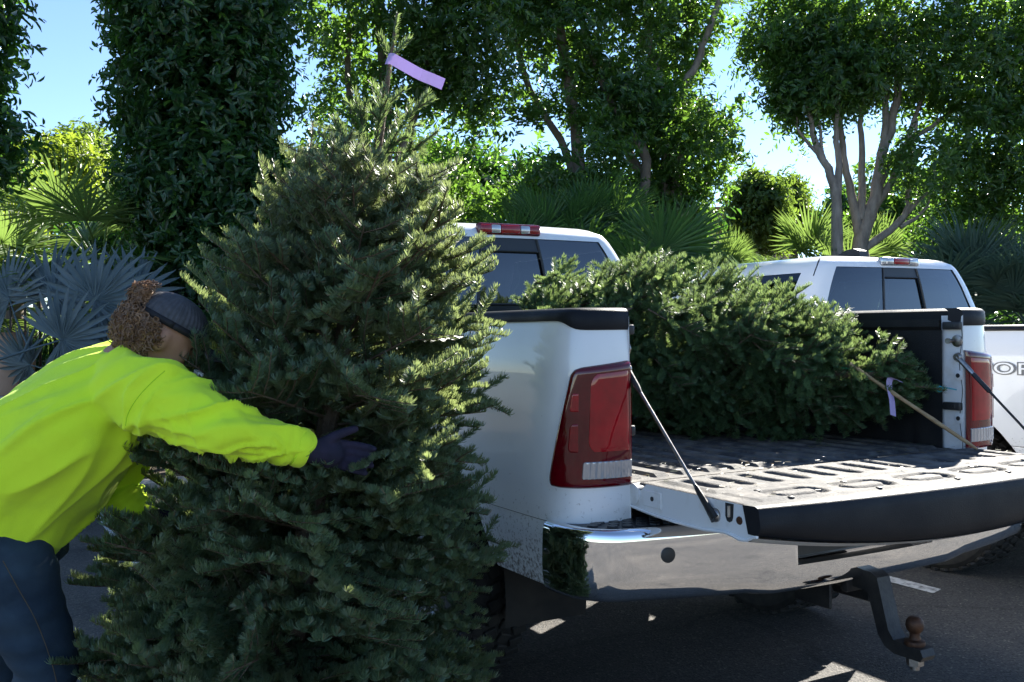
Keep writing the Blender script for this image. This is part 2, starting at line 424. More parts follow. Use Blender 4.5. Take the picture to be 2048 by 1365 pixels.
def wheel_meshes():
    R, wd, Rr = .42, .145, .235
    prof = [(Rr, -wd * .78), (Rr + .02, -wd * .92), (R - .09, -wd), (R - .035, -wd * .97), (R - .012, -wd * .86), (R - .010, -wd * .5), (R - .010, wd * .5), (R - .012, wd * .86), (R - .035, wd * .97), (R - .09, wd), (Rr + .02, wd * .92), (Rr, wd * .78)]
    mb = MB(); Mx = Matrix.Rotation(math.pi / 2, 4, 'Y')
    mb.lathe(prof, 64, Mx, close=False)
    for k in range(44):      # tread blocks, staggered, with shoulder lugs
        for r, (xx, w2, st) in enumerate(((-.105, .055, 0), (-.045, .048, .5), (.015 - .0, .048, 0), (.072, .048, .5), (.117, .040, .2))):
            a = 2 * math.pi * (k + st) / 44
            c = Matrix.Rotation(a, 4, 'X') @ Matrix.Translation((xx, 0, R - .005)) @ Matrix.Rotation(.35 * (-1) ** r, 4, 'Z')
            mb.box((0, 0, 0), (w2, .040, .016), .003, c)
    tyre = mb.mesh('tyre', M_rubber, 30)
    mb = MB()
    mb.lathe([(Rr + .004, -wd * .8), (Rr + .004, wd * .82), (Rr - .012, wd * .8), (Rr - .03, wd * .55), (Rr - .03, -wd * .7)], 48, Mx, close=False)
    mb.lathe([(.0, .02), (.07, .02), (.075, .055), (.05, .07), (0.0, .07)], 24, Mx, close=False)
    for k in range(6):
        a = 2 * math.pi * k / 6
        mb.box((0, 0, 0), (.045, .075, .18), .012, Matrix.Rotation(a, 4, 'X') @ Matrix.Translation((.045, 0, .135)))
    mb.lathe([(0, -.03), (Rr - .03, -.03), (Rr - .03, -.01), (0, -.01)], 32, Mx, close=False)
    rim = mb.mesh('rim', M_rim, 35)
    return tyre, rim
TYRE, RIM = wheel_meshes()
def add_wheels(root):
    for x in (-.865, .865):
        for y in (AX_Y, AX_Y + 3.57):
            w = empty('wheel', (x, y, .424)); w.parent = root
            if x < 0: w.rotation_euler = (0, 0, math.pi)
            link('tyre', TYRE, w); link('rim', RIM, w)
def cab(root, style=1):
    zs = [.60, .72, .85, 1.0, 1.12, 1.24, 1.30, 1.365, 1.415, 1.45, 1.489, 1.54, 1.60, 1.66, 1.72, 1.782, 1.815, 1.852, 1.872, 1.892, 1.908, 1.920]
    hw = lambda z: np.interp(z, [.6, 1.0, 1.30, 1.40, 1.50, 1.74, 1.84, 1.89, 1.92], [.94, .985, .955, .915, .872, .768, .705, .665, .60])
    yr = lambda z: np.interp(z, [.6, 1.3, 1.45, 1.74, 1.85, 1.89, 1.92], [2.035, 2.03, 2.03, 2.065, 2.085, 2.10, 2.14])
    yf = lambda z: np.interp(z, [.6, 1.20, 1.30, 1.86, 1.90, 1.92], [4.42, 4.42, 4.40, 3.50, 3.42, 3.34])
    bulge = lambda u: .035 * (1 - u * u)
    rear_u = [-1, -.985, -.955, -.9, -.75, -.6, -.45, -.35, -.27, -.2, -.1, 0, .1, .2, .27, .35, .45, .6, .75, .9, .955, .985, 1]
    side_t = [0, .03, .075, .12, .2, .3, .4, .44, .48, .55, .65, .75, .84, .90, .95, 1.0]
    front_u = [1, .94, .7, .4, 0, -.4, -.7, -.94, -1]
    rc = .085
    def ring(z):
        h = hw(z); a = yr(z); b = yf(z); P = []; T = []
        for u in rear_u: P.append((u * (h - rc), a - bulge(u), z)); T.append(('r', u))
        for q in (22.5, 45, 67.5): P.append((h - rc + rc * math.sin(math.radians(q)), a + rc - rc * math.cos(math.radians(q)), z)); T.append(('c', 0))
        for t in side_t: P.append((h, a + rc + (b - a - 2 * rc) * t, z)); T.append(('sr', t))
        for q in (22.5, 45, 67.5): P.append((h - rc + rc * math.cos(math.radians(q)), b - rc + rc * math.sin(math.radians(q)), z)); T.append(('c', 0))
        for u in front_u: P.append((u * (h - rc), b + .06 * (1 - u * u), z)); T.append(('f', u))
        for q in (22.5, 45, 67.5): P.append((-(h - rc) - rc * math.sin(math.radians(q)), b - rc + rc * math.cos(math.radians(q)), z)); T.append(('c', 0))
        for t in side_t[::-1]: P.append((-h, a + rc + (b - a - 2 * rc) * t, z)); T.append(('sl', t))
        for q in (22.5, 45, 67.5): P.append((-(h - rc) - rc * math.cos(math.radians(q)), a + rc - rc * math.sin(math.radians(q)), z)); T.append(('c', 0))
        dz = .016 * min(1, max(0, (z - 1.42) / .3))
        return [(p[0], p[1], p[2] - dz) for p in P], T
    rings = [ring(z) for z in zs]; T = rings[0][1]; n = len(T)
    groups = {}
    def cls(i, j):
        z = .5 * (zs[i] + zs[i + 1]); a, b = T[j], T[(j + 1) % n]
        if a[0] != b[0] or a[0] == 'c': return 'cab_body'
        m = .5 * (a[1] + b[1])
        if a[0] == 'r' and 1.415 < z < 1.852 and abs(m) < .955:
            if abs(m) < .27: return 'slider' if 1.489 < z < 1.782 else ('slider_frame_low' if z < 1.489 else 'slider_frame_top')
            return 'rear_window_L' if m < 0 else 'rear_window_R'
        if a[0] in ('sr', 'sl') and 1.365 < z < 1.815:
            if .075 < m < .44: return 'side_window_b' + a[0]
            if .48 < m < .84: return 'side_window_f' + a[0]
        if a[0] == 'f' and 1.30 < z < 1.852 and abs(m) < .94: return 'windscreen'
        return 'cab_body'
    for i in range(len(zs) - 1):
        for j in range(n): groups.setdefault(cls(i, j), []).append((i, j))
    body = None
    for key in ['cab_body'] + [k_ for k_ in groups if k_ != 'cab_body']:
        mb = MB(); V = [p for P, _ in rings for p in P]; F = [(i * n + j, i * n + (j + 1) % n, (i + 1) * n + (j + 1) % n, (i + 1) * n + j) for i, j in groups[key]]
        if key != 'cab_body':     # glass sits a few millimetres inside the body skin
            c = np.array((0, 3.2, 0)); V = [(p[0] * (1 - (.006 if 'side' in key else 0)), p[1] + (.007 if ('rear' in key or 'slid' in key) else (-.008 if key == 'windscreen' else 0)) + (.010 if key == 'slider' else 0), p[2]) for p in V]
        mb.add(V, F)
        if key == 'cab_body':
            base = len(mb.v) - n       # last ring
            prev = [mb.v[base + j] for j in range(n)]; cur = list(range(base, base + n))
            cx, cy = 0.0, 2.75
            for k_, (sc, z) in enumerate(((.94, 1.915), (.80, 1.926), (.55, 1.934), (.25, 1.938))):
                V2 = [(p[0] * sc, cy + (p[1] - cy) * sc, z) for p in prev]; b0 = len(mb.v)
                mb.v += V2; new = list(range(b0, b0 + n))
                mb.f += [(cur[j], cur[(j + 1) % n], new[(j + 1) % n], new[j]) for j in range(n)]; cur = new
            mb.f.append(tuple(cur))
            body = mb.build('cab_body', M_white, root, 40)
            bm_floor = MB().box((0, 3.25, .62), (1.8, 2.3, .04)); bm_floor.build('cab_floor', M_under, root)
            continue
        nm = {'slider': 'sliding_pane', 'slider_frame_low': 'window_frame', 'slider_frame_top': 'window_frame', 'windscreen': 'windscreen'}.get(key, 'rear_pane' if 'rear' in key else 'side_window')
        mat = {'slider_frame_low': M_winframe, 'slider_frame_top': M_winframe, 'slider': M_glass, 'windscreen': M_glass}.get(key, M_glass if 'rear' in key else M_glassd)
        mb.build(nm, mat, root, 40)
    # slider frame edges and black rubber round the glass
    mb = MB()
    for u in (-.27, .27):
        pts = []
        for z in np.linspace(1.42, 1.85, 8): pts.append((u * (hw(z) - rc), yr(z) - bulge(u) + .004, z - .016 * min(1, (z - 1.42) / .3)))
        mb.tube(pts, .007, 6)
    for z in (1.489, 1.782):
        mb.tube([(u * (hw(z) - rc), yr(z) - bulge(u) + .004, z - .016 * min(1, (z - 1.42) / .3)) for u in np.linspace(-.27, .27, 7)], .006, 6)
    mb.build('slider_rail', M_black, root)
    for s_ in (-1, 1):           # drip seam running down the rear roof corner
        pts = [(s_ * (hw(z) - .010), yr(z) + rc * .80, z - .011) for z in np.linspace(1.78, 1.905, 8)]
        MB().tube(pts, .006, 6).build('roof_seam', M_black, root)
    # third brake light on the roof's rear edge
    bl = MB().box((0, 0, 0), (.375, .05, .062), .014, Matrix.Translation((0, 2.068, 1.880)), 3).build('brake_light', M_redd if style == 1 else M_clear, root)
    x0 = 0
    if style == 1:
        for cx, w_, mt, nm in ((x0 - .145, .07, M_red, 'red_lens'), (x0 + .145, .07, M_red, 'red_lens'), (x0, .12, M_red, 'red_lens'), (x0 - .088, .060, M_clear, 'clear_lens'), (x0 + .088, .060, M_clear, 'clear_lens')):
            MB().box((cx, 2.045, 1.880), (w_ - .003, .02, .044), .008, None, 2).build(nm, mt, bl)
    else:
        MB().box((0, 2.045, 1.880), (.15, .02, .04), .008, None, 2).build('red_lens', M_red, bl)
        for s_ in (-1, 1): MB().box((s_ * .115, 2.045, 1.880), (.07, .02, .042), .008, None, 2).build('clear_lens', M_clear, bl)
    # seats with headrests, steering wheel and dashboard seen through the glass
    for s_ in (-1, 1):
        for (yy, zz) in ((3.35, 1.0), (2.45, 1.0)):
            st = MB().box((0, 0, 0), (.50, .14, .72), .05, Matrix.Translation((s_ * .38, yy, zz + .10)) @ Matrix.Rotation(.15, 4, 'X'), 3).box((s_ * .38, yy + .28, .82), (.52, .52, .18), .06, None, 3).build('seat', M_seat, root)
            h_ = MB().box((0, 0, 0), (.25, .10, .19), .045, Matrix.Translation((s_ * .38, yy - .06, 1.555 if yy > 3 else 1.50)), 4).tube([(s_ * .38 - .06, yy - .05, 1.38), (s_ * .38 - .06, yy - .06, 1.5)], .008, 6).tube([(s_ * .38 + .06, yy - .05, 1.38), (s_ * .38 + .06, yy - .06, 1.5)], .008, 6)
            h_.build('headrest', M_headrest if yy > 3 and style == 1 else M_seat, st)
    MB().box((0, 4.12, 1.08), (1.7, .5, .32), .06, None, 3).build('dashboard', M_seat, root)
    # bonnet, wings, grille and front bumper
    mb = MB(); G = []
    for y, w_, z1 in ((4.38, .99, 1.24), (4.7, .99, 1.235), (5.1, .985, 1.21), (5.45, .965, 1.16), (5.62, .90, 1.08), (5.66, .86, .98)):
        G.append([(-w_, y, .62), (-w_ - .005, y, .8), (-w_, y, z1 - .20), (-w_ + .03, y, z1 - .08), (-w_ + .10, y, z1 - .02), (-.4, y, z1 + .01), (0, y, z1), (.4, y, z1 + .01), (w_ - .10, y, z1 - .02), (w_ - .03, y, z1 - .08), (w_, y, z1 - .20), (w_ + .005, y, .8), (w_, y, .62)])
    mb.grid(G); mb.add(G[-1], [tuple(range(len(G[-1])))]); mb.build('bonnet', M_white, root, 40)
    MB().box((0, 5.67, .93), (1.1, .04, .30), .02).build('grille', M_black, root)
    for s_ in (-1, 1): MB().box((s_ * .72, 5.65, .95), (.28, .06, .2), .03, None, 2).build('headlight', M_clear, root)
    MB().box((0, 5.74, .62), (1.98, .20, .24), .06, None, 3).build('front_bumper', M_chrome, root)
    return body
def bed(root, floor_mat, wall_mat):
    L = 1.955
    # ribbed floor
    mb = MB(); xs = []; nrib = 13
    for k in range(nrib + 1):
        c = -.70 + 1.40 * k / nrib; w = 1.40 / nrib
        xs += [(c - w * .30, 0), (c - w * .22, .011), (c + w * .22, .011), (c + w * .30, 0)]
    xs = [(-.772, 0)] + xs + [(.772, 0)]
    G = [[(x, y, .878 + (h if .01 < y < 1.9 else 0)) for x, h in xs] for y in (-.04, .0, .02, .5, 1.0, 1.5, 1.88, 1.905, L)]
    mb.grid(G); mb.grid([[(x, y, .872) for x in (-.772, .772)] for y in (-.085, -.04)])
    mb.build('bed_floor', floor_mat, root, 25)
    for s_ in (-1, 1):
        mb = MB()
        G = []
        ys = np.linspace(.006, L, 90); zsr = np.linspace(.874, 1.375, 36)
        for y in ys:
            row = []
            for z in zsr:
                d = 0.0     # pressed panels
                for (ya, yb) in ((.16, .62), (.72, 1.24), (1.34, 1.84)):
                    e = min(y - ya, yb - y, z - .98, 1.30 - z); d += .014 * min(1, max(0, e / .02))
                if z > 1.335: d -= .016 * min(1, (z - 1.335) / .012)
                if y < .13: d -= .006
                row.append((s_ * (.770 + .000 + d - .004), y, z))
            G.append(row)
        mb.grid(G); mb.build('bed_wall', wall_mat, root, 40)
        wb = MB().box((s_ * .70, AX_Y, 1.0), (.145, .80, .25), .05, None, 3); wb.build('wheel_housing', wall_mat, root)
        # dark liner of the wheel arch, open at the bottom
        mb = MB(); G = []
        for t in np.linspace(-.15, math.pi + .15, 24):
            y = AX_Y + (ARCH_R + .0) * math.cos(t); z = AXZ + (ARCH_R - .005) * math.sin(t)
            z = min(z, .868 if True else z)
            G.append([(s_ * .93, y, z), (s_ * .60, y, z)])
        mb.grid(G); mb.build('arch_liner', M_under, root)
    mb = MB(); G = []
    for x in np.linspace(-.772, .772, 60):
        G.append([(x, L - .012 * (1 if (abs((x * 6.5) % 1 - .5) < .28 and .95 < z < 1.33) else 0), z) for z in np.linspace(.874, 1.39, 24)])
    mb.grid(G); mb.build('bed_front_wall', wall_mat, root, 40)
    MB().box((0, L + .02, 1.38), (1.56, .05, .05), .012).build('bed_front_rail', M_black, root)
    # chassis
    mb = MB()
    for s_ in (-1, 1): mb.box((s_ * .42, 2.6, .70), (.09, 5.7, .16), .01)
    mb.box((0, .35, .70), (.84, .08, .12)); mb.box((0, 1.9, .70), (.84, .08, .12))
    mb.build('chassis_frame', M_under, root)
    mb = MB().tube([(-.80, AX_Y, .424), (.80, AX_Y, .424)], .052, 12)
    mb.lathe([(.02, -.15), (.10, -.12), (.16, -.03), (.16, .03), (.10, .12), (.02, .15)], 20, Matrix.Translation((0, AX_Y, .424)) @ Matrix.Rotation(math.pi / 2, 4, 'X'))
    for s_ in (-1, 1):
        mb.box((s_ * .50, AX_Y, .50), (.07, 1.1, .05), .01); mb.tube([(s_ * .48, AX_Y - .1, .40), (s_ * .40, AX_Y - .25, .72)], .028, 8)
    mb.build('rear_axle', M_under, root)
    MB().tube([(-.80, AX_Y + 3.57, .424), (.80, AX_Y + 3.57, .424)], .05, 10).build('front_axle', M_under, root)
    MB().lathe([(.12, -.10), (.30, -.11), (.37, -.06), (.37, .06), (.30, .10), (.12, .09)], 32, Matrix.Translation((0, .46, .625))).build('spare_wheel', M_rubber, root)
def bumper(root):
    half = [(-1.022, .034), (-1.020, -.035), (-1.004, -.115), (-.962, -.180), (-.89, -.222), (-.72, -.256), (-.5, -.282), (-.25, -.297), (0, -.302)]
    pts = half + [(-x, y) for x, y in half[-2::-1]]
    p = catmull(pts, 26); d = np.gradient(p, axis=0); d /= np.linalg.norm(d, axis=1)[:, None]; nn = np.stack([d[:, 1], -d[:, 0]], 1)
    prof = [(-.060, .548), (-.030, .548), (-.010, .553), (-.002, .566), (.001, .59), (.003, .62), (.0035, .632), (.0035, .66), (.0025, .70), (.001, .74), (-.001, .760), (-.005, .769), (-.012, .775), (-.024, .777), (-.036, .776), (-.042, .768)]
    def sc(x): # scooped plate recess in the middle
        e = min(1, max(0, (.31 - abs(x)) / .015)); return e * e * (3 - 2 * e)
    G = []
    for (x, y), n_ in zip(p, nn):
        row = []
        rise = .018 * min(1, max(0, (abs(x) - .45) / .4))      # bottom edge climbs a little to the corners
        for o, z in prof:
            w_ = sc(x) * min(1, max(0, (z - .622) / .012)) * min(1, max(0, (.768 - z) / .012)) 
            zz = z - (rise if z < .6 else 0) * -1 - (.012 if (z < .6 and abs(x) < .5) else 0) * min(1, (.5 - abs(x)) / .1 if abs(x) < .5 else 0)
            k = o - .055 * w_ if z > .622 else o
            row.append((x + n_[0] * k, y + n_[1] * k, zz))
        G.append(row)
    mb = MB(); mb.grid(G)
    for e in (0, -1): mb.add(G[e], [tuple(range(len(G[e])))])
    b = mb.build('rear_bumper', M_chrome, root, 60)
    # black tread pads on top
    mb = MB(); G = []
    for (x, y), n_ in list(zip(p, nn))[2:-2]:
        a = (x + n_[0] * -.046, y + n_[1] * -.046)
        G.append([(a[0], a[1], .771), (a[0] * .985, a[1] * .6 + .02, .773), (np.clip(a[0], -.97, .97), .02 if abs(x) < .955 else max(.02, a[1] + .01), .772)])
    mb.grid(G); pad = mb.build('step_pad', M_black, b, 40)
    mb = MB()
    for i in range(44):
        for j in range(4):
            x = -.93 + i * .0432 + (.0216 if j % 2 else 0); yb = np.interp(abs(x), [0, .5, .72, .88, .96], [-.245, -.23, -.20, -.165, -.09]); y = yb + .022 + j * .034
            if y > .0 or abs(x) < .42 or abs(x) > .95: continue
            mb.lathe([(.019, 0), (.017, .004)], 6, Matrix.Translation((x, y, .7725)))
    mb.build('tread_block', M_black, b, 20)['kind'] = 'stuff'
    MB().box((0, -.256, .692), (.575, .012, .115), .004).build('plate_recess', M_black, b)
    for s_ in (-1, 1):
        i = int(np.argmin(abs(p[:, 0] - s_ * .775))); q = Vector((p[i, 0], p[i, 1], .698)); n_ = Vector((nn[i, 0], nn[i, 1], 0))
        Mx = Matrix.Translation(q + n_ * .002) @ n_.to_track_quat('Z', 'Y').to_matrix().to_4x4()
        MB().lathe([(.0225, 0), (.0225, .003), (.019, .0045), (.0, .0045)], 24, Mx).build('sensor_plug', M_black, b)
    for s_ in (-1, 1): MB().box((s_ * .45, -.09, .66), (.06, .30, .10), .01).build('bumper_bracket', M_under, b)
def tailgate_open(root):
    ys = [0.004, -.06, -.128, -.257, -.338, -.395, -.425, -.452, -.480, -.510, -.530, -.545]
    zb = [.812, .805, .800, .796, .796, .801, .803, .800, .794, .797, .808, .812]
    bow = lambda x: (1 - (x / .78) ** 2)
    mb = MB(); xs = np.linspace(-.770, .770, 40)
    # outer skin underneath, bowed down to the middle
    G = [[(x, y - .052 * bow(x) * (y / -.545) ** 2, z - .066 * bow(x) * min(1, max(0, (-y) / .40)) ** 1.3) for y, z in zip(ys, zb)] for x in xs]
    mb.grid(G)
    for x in (-.770, .770):      # end plates
        poly = list(zip(ys, zb)) + [(-.545, .888), (-.40, .889), (-.075, .889), (-.05, .868), (0.004, .866)]
        mb.add([(x, a, b_) for a, b_ in poly], [tuple(range(len(poly)))])
    mb.grid([[(x, -.05, .872), (x, -.02, .868), (x, .004, .862), (x, .004, .812)] for x in (-.77, .77)])
    o = mb.build('tailgate', M_jamb, root, 40, weld=.0003); o.location = (0, -.072, 0)
    # hem flange along the lower edge of the end plate
    for s_ in (-1, 1):
        MB().tube([(s_ * .772, y, z + .003) for y, z in zip(ys, zb)], .005, 6).build('hem_flange', M_white, o)
    # moulded liner with pressed slots and grip loops
    slots = []
    for k in range(13):
        slots.append((-.66 + k * .11, -.19, .022, .085))
    loops = [(-.52 + k * .26, -.405) for k in range(5)]
    nx, ny = 300, 110; X = np.linspace(-.768, .768, nx); Y = np.linspace(-.030, -.543, ny)
    XX, YY = np.meshgrid(X, Y, indexing='ij'); Z = np.full_like(XX, .890)
    def stad(cx, cy, rx, ry): # long along y
        dy = np.maximum(np.abs(YY - cy) - (ry - rx), 0); return np.sqrt((XX - cx) ** 2 + dy ** 2) - rx
    def stadx(cx, cy, rx, ry):
        dx = np.maximum(np.abs(XX - cx) - (rx - ry), 0); return np.sqrt((YY - cy) ** 2 + dx ** 2) - ry
    sm = lambda d, w: np.clip(.5 - d / w, 0, 1)
    for s_ in slots: Z -= .013 * sm(stad(*s_), .012)
    Z += .007 * sm(np.maximum(np.abs(XX) - .715, np.abs(YY + .195) - .125), .02)
    for (cx, cy) in loops:
        a = sm(stadx(cx, cy, .100, .052), .010) - sm(stadx(cx, cy, .072, .026), .010); Z -= .011 * np.clip(a, 0, 1)
    Z += .004 * sm(np.maximum(np.abs(XX) - .70, np.abs(YY + .405) - .075), .014)
    edge = np.minimum(.768 - np.abs(XX), np.minimum(YY + .543, -.030 - YY)); Z -= .008 * (1 - np.clip(edge / .010, 0, 1)) ** 2
    r_ = rng(5); Z += r_.normal(0, .00025, Z.shape)
    YB = YY - .052 * (1 - (XX / .78) ** 2) * (YY / -.545) ** 2
    V = np.stack([XX, YB, Z], -1).reshape(-1, 3); idx = np.arange(nx * ny).reshape(nx, ny)
    F = np.stack([idx[:-1, :-1], idx[:-1, 1:], idx[1:, 1:], idx[1:, :-1]], -1).reshape(-1, 4)
    link('tailgate_liner', np_mesh('tailgate_liner', V, F, M_liner, True), o)
    # screws of the liner
    for (x, y) in [(-.60, -.345), (-.60, -.475), (-.28, -.345), (-.28, -.475), (.05, -.475), (.3, -.345), (.6, -.345), (.6, -.475), (.3, -.475)]:
        MB().lathe([(.010, 0), (.009, .003), (.004, .0045)], 10, Matrix.Translation((x, y - .04 * bow(x), .893))).build('screw', M_iron, o)
    # black cap on the free edge: rolls from the top down to the outer skin
    G = []
    for x in np.linspace(-.776, .776, 60):
        y0 = -.545 - .052 * bow(x); zl = .818 - .072 * bow(x); row = []
        for t, (dy, zz) in zip(range(12), ((.050, .8905), (.020, .892), (.004, .8925), (-.004, .890), (-.010, .884), (-.013, .870), (-.015, .85), (-.016, None), (-.014, None), (-.007, None), (.004, None), (.03, None))):
            if zz is None: zz = {7: zl + .045, 8: zl + .022, 9: zl + .008, 10: zl, 11: zl + .004}[t]
            zz = min(zz, .8925) if t < 5 else max(min(zz, .86 - .010 * (t - 5)), zl)
            row.append((x, y0 + dy * 1.0, zz))
        G.append(row)
    mb = MB(); mb.grid(G)
    for e in (0, -1): mb.add(G[e], [tuple(range(len(G[e])))])
    mb.build('tailgate_cap', M_capblack, o, 50)
    for s_ in (-1, 1):
        x = s_ * .7705; Mx = lambda y, z: Matrix.Translation((x, y, z)) @ Matrix.Rotation(s_ * math.pi / 2, 4, 'Y')
        MB().box((x, -.105, .848), (.006, .085, .048), .002).build('hinge_plate', M_jamb, o)
        MB().lathe([(.007, 0), (.007, .002)], 12, Mx(-.107, .850) @ Matrix.Translation((0, 0, .003))).build('hinge_hole', M_black, o)
        MB().lathe([(.032, -.03), (.032, .004), (.024, .006), (.0, .006)], 20, Mx(-.012, .852)).build('hinge_trunnion', M_jamb, o)
        MB().lathe([(.019, 0), (.019, .005), (.012, .012), (.0, .012)], 16, Mx(-.385, .846)).build('cable_bolt', M_steel, o)
        MB().lathe([(.0115, 0), (.010, .003), (.0, .004)], 12, Mx(-.478, .846)).build('trim_bolt', M_rust, o)
        sl_ = MB().prism([(-.424, .886), (-.424, .850), (-.430, .838), (-.440, .835), (-.450, .840), (-.454, .852), (-.456, .886)], 0, x - .001, x + .001 * s_ + .001)
        sl_.build('latch_slot', M_black, o)
        MB().tube([(x + .003 * s_, -.441, .880), (x + .003 * s_, -.441, .850)], .005, 8).build('latch_claw', M_steel, o)
    # handle and lock on the underside skin
    MB().box((0, -.30, .728), (.26, .12, .014), .006).build('tailgate_handle', M_black, o)
    return o
def tailgate_closed(root):
    G = []
    for z in np.linspace(.80, 1.395, 24):
        b = math.sin((z - .80) / .595 * math.pi)
        G.append([(x, -.012 - .03 * b * (1 - (x / .8) ** 4) - .02 * (1 - (x / .78) ** 2), z) for x in np.linspace(-.768, .768, 30)])
    mb = MB(); mb.grid(G); o = solidify(mb.build('tailgate', M_white, root, 40), .06)
    MB().box((0, -.035, 1.405), (1.54, .09, .03), .012).build('tailgate_cap', M_black, o)
    MB().box((0, -.066, 1.22), (.28, .02, .10), .01).build('tailgate_handle', M_black, o)
def cable(root, s_):
    a = Vector((s_ * .770, -.054, 1.229)); b = Vector((s_ * .782, -.457, .846))
    mb = MB(); d = (b - a).normalized()
    c = mb.tube([a + d * .06, a + d * .3, b - d * .08], .0048, 8).build('tailgate_cable', M_iron if s_ > 0 else M_steel, root)
    MB().tube([a + d * .0, a + d * .02, a + d * .075, a + d * .10], [.012, .010, .009, .005], 8).build('cable_end', M_steel if s_ > 0 else M_iron, c)
    MB().tube([b - d * .105, b - d * .09, b - d * .035, b + d * .012], [.006, .0095, .012, .016], 10, sx=.55).build('cable_end', M_iron, c)
    if s_ > 0: MB().tube([a + d * .09, a + d * .18], .009, 8).build('cable_sleeve', M_black, c)
    # anchor bolt on the jamb
    MB().lathe([(.018, 0), (.018, .006), (.013, .016), (0, .016)], 16, Matrix.Translation(a + Vector((s_ * .006, 0, 0))) @ Matrix.Rotation(-s_ * math.pi / 2, 4, 'Y')).build('anchor_bolt', M_steel, c)
def jamb_hardware(root, s_):
    x = s_ * .775; R = Matrix.Rotation(-s_ * math.pi / 2, 4, 'Y'); T = Matrix.Translation
    pl = MB().grid([[(x - s_ * .0015, y, z) for z in (.775, 1.385)] for y in (-.073, .012)]).build('jamb_panel', M_jamb, root)
    for z in (1.349, 1.042):
        MB().box((x - s_ * .012, -.036, z), (.022, .075, .030), .005, None, 2).box((x - s_ * .020, -.048, z), (.010, .016, .016), .003).build('bump_stop', M_black, root)
    st = MB().lathe([(.023, 0), (.023, .004), (.012, .007), (.0, .007)], 20, T((x - s_ * .002, -.052, 1.291)) @ R).build('striker', M_steel, root)
    MB().lathe([(.007, 0), (.007, .020), (.011, .022), (.011, .030), (.0, .030)], 12, T((x - s_ * .002, -.030, 1.291)) @ R).build('striker_pin', M_steel, st)
    for z in (1.159, .996):
        g = MB().lathe([(.020, 0), (.020, .002), (.010, .0045), (0, .0045)], 18, T((x - s_ * .002, -.056, z)) @ R).build('grommet', M_jamb, root)
        MB().lathe([(.0085, 0), (.0085, .0015), (0, .0015)], 12, T((x - s_ * .0065, -.056, z)) @ R).build('grommet_hole', M_black, g)
    MB().tube([(x - s_ * .002, -.066 - .006 * math.sin(z * 30), z) for z in np.linspace(.80, 1.37, 40)], .0016, 5).build('jamb_seam', M_winframe, root)
def hitch(root):
    rc = MB().tube([(-.5, -.02, .59), (.5, -.02, .59)], .045, 12).build('hitch_crossbar', M_iron, root); rc.location = (0, -.045, .008)
    MB().box((0, -.10, .535), (.085, .20, .085), .008).box((0, -.195, .535), (.108, .035, .108), .010, None, 2).build('receiver_tube', M_iron, rc)
    MB().box((-.09, -.10, .50), (.012, .16, .15), .004).box((.09, -.10, .50), (.012, .16, .15), .004).build('chain_plate', M_iron, rc)
    MB().tube([(-.075, -.135, .535), (.075, -.135, .535)], .008, 8).build('hitch_pin', M_steel, rc)
    bm = MB().prism([(-.15, .562), (-.285, .562), (-.310, .548), (-.352, .395), (-.372, .368), (-.470, .362), (-.480, .342), (-.470, .326), (-.372, .326), (-.338, .340), (-.312, .372), (-.272, .498), (-.15, .504)], 0, -.029, .029).build('ball_mount', M_iron, root); bm.location = (0, -.045, .008)
    by = -.428
    MB().lathe([(.0, .362), (.030, .362), (.032, .370), (.030, .377), (.018, .382), (.015, .392), (.016, .402), (.024, .410), (.0275, .424), (.0255, .438), (.018, .448), (.011, .4515), (0, .4515)], 28, Matrix.Translation((0, by, 0)), close=False).build('tow_ball', M_rust, bm)
    MB().lathe([(.026, .302), (.026, .326)], 6, Matrix.Translation((0, by, 0))).lathe([(.014, .288), (.014, .302)], 14, Matrix.Translation((0, by, 0))).build('ball_nut', M_steel, bm)
def exhaust(root):
    MB().tube([(.62, 1.9, .55), (.62, .6, .53), (.60, .10, .545), (.66, -.10, .555)], .038, 14).build('exhaust_pipe', M_steel, root)

def make_truck(loc, style, label, sz=1.0):
    root = empty('pickup_truck', loc, YAW, label, 'pickup truck', 'white pickup trucks parked side by side')
    root.scale = (1, 1, sz)
    for s_ in (-1, 1):
        bed_side(root, s_, M_side, M_capblack, style == 1); taillight(root, s_)
        if style == 1: jamb_hardware(root, s_); cable(root, s_)
    bed(root, M_liner, M_linerw); cab(root, style); add_wheels(root); bumper(root)
    if style == 1: tailgate_open(root); hitch(root)
    else: tailgate_closed(root)
    exhaust(root)
    return root
truck = make_truck(TW(0, 0), 1, 'white pickup with its tailgate down and a fir tree lying in its bed')
truck2 = make_truck(TW(3.13, .10), 2, 'white pickup with lettering on its bed side, parked behind the open tailgate', .952)
# black shark-fin antenna and camera housing on the second roof
MB().prism([(2.36, 1.925), (2.375, 1.985), (2.43, 2.005), (2.50, 1.995), (2.62, 1.945), (2.66, 1.925)], 0, -.040, .040).build('antenna_fin', M_black, truck2, 50)
# lettering on the second truck's bed side
def lettering(text, size, parent):
    for nm, off, mat, push in (('lettering_outline', .006, M_letter, .0025), ('lettering_fill', .0, M_white, .0045)):
        cu = bpy.data.curves.new(nm, 'FONT'); cu.body = text; cu.size = size; cu.offset = off; cu.extrude = .0006; cu.space_character = 1.12
        t = bpy.data.objects.new(nm, cu); COL.objects.link(t)
        dg = bpy.context.evaluated_depsgraph_get(); me = bpy.data.meshes.new_from_object(t.evaluated_get(dg))
        bpy.data.objects.remove(t); me.materials.clear(); me.materials.append(mat)
        o = link(nm, me, parent)
        o.matrix_local = Matrix.Translation((-1.010 - push, .805, 1.155)) @ Matrix(((0, 0, -1, 0), (-1, 0, 0, 0), (0, 1, 0, 0), (0, 0, 0, 1))) @ Matrix.Diagonal((1.75, 1, 1, 1))
lettering('SPORT', .085, truck2)
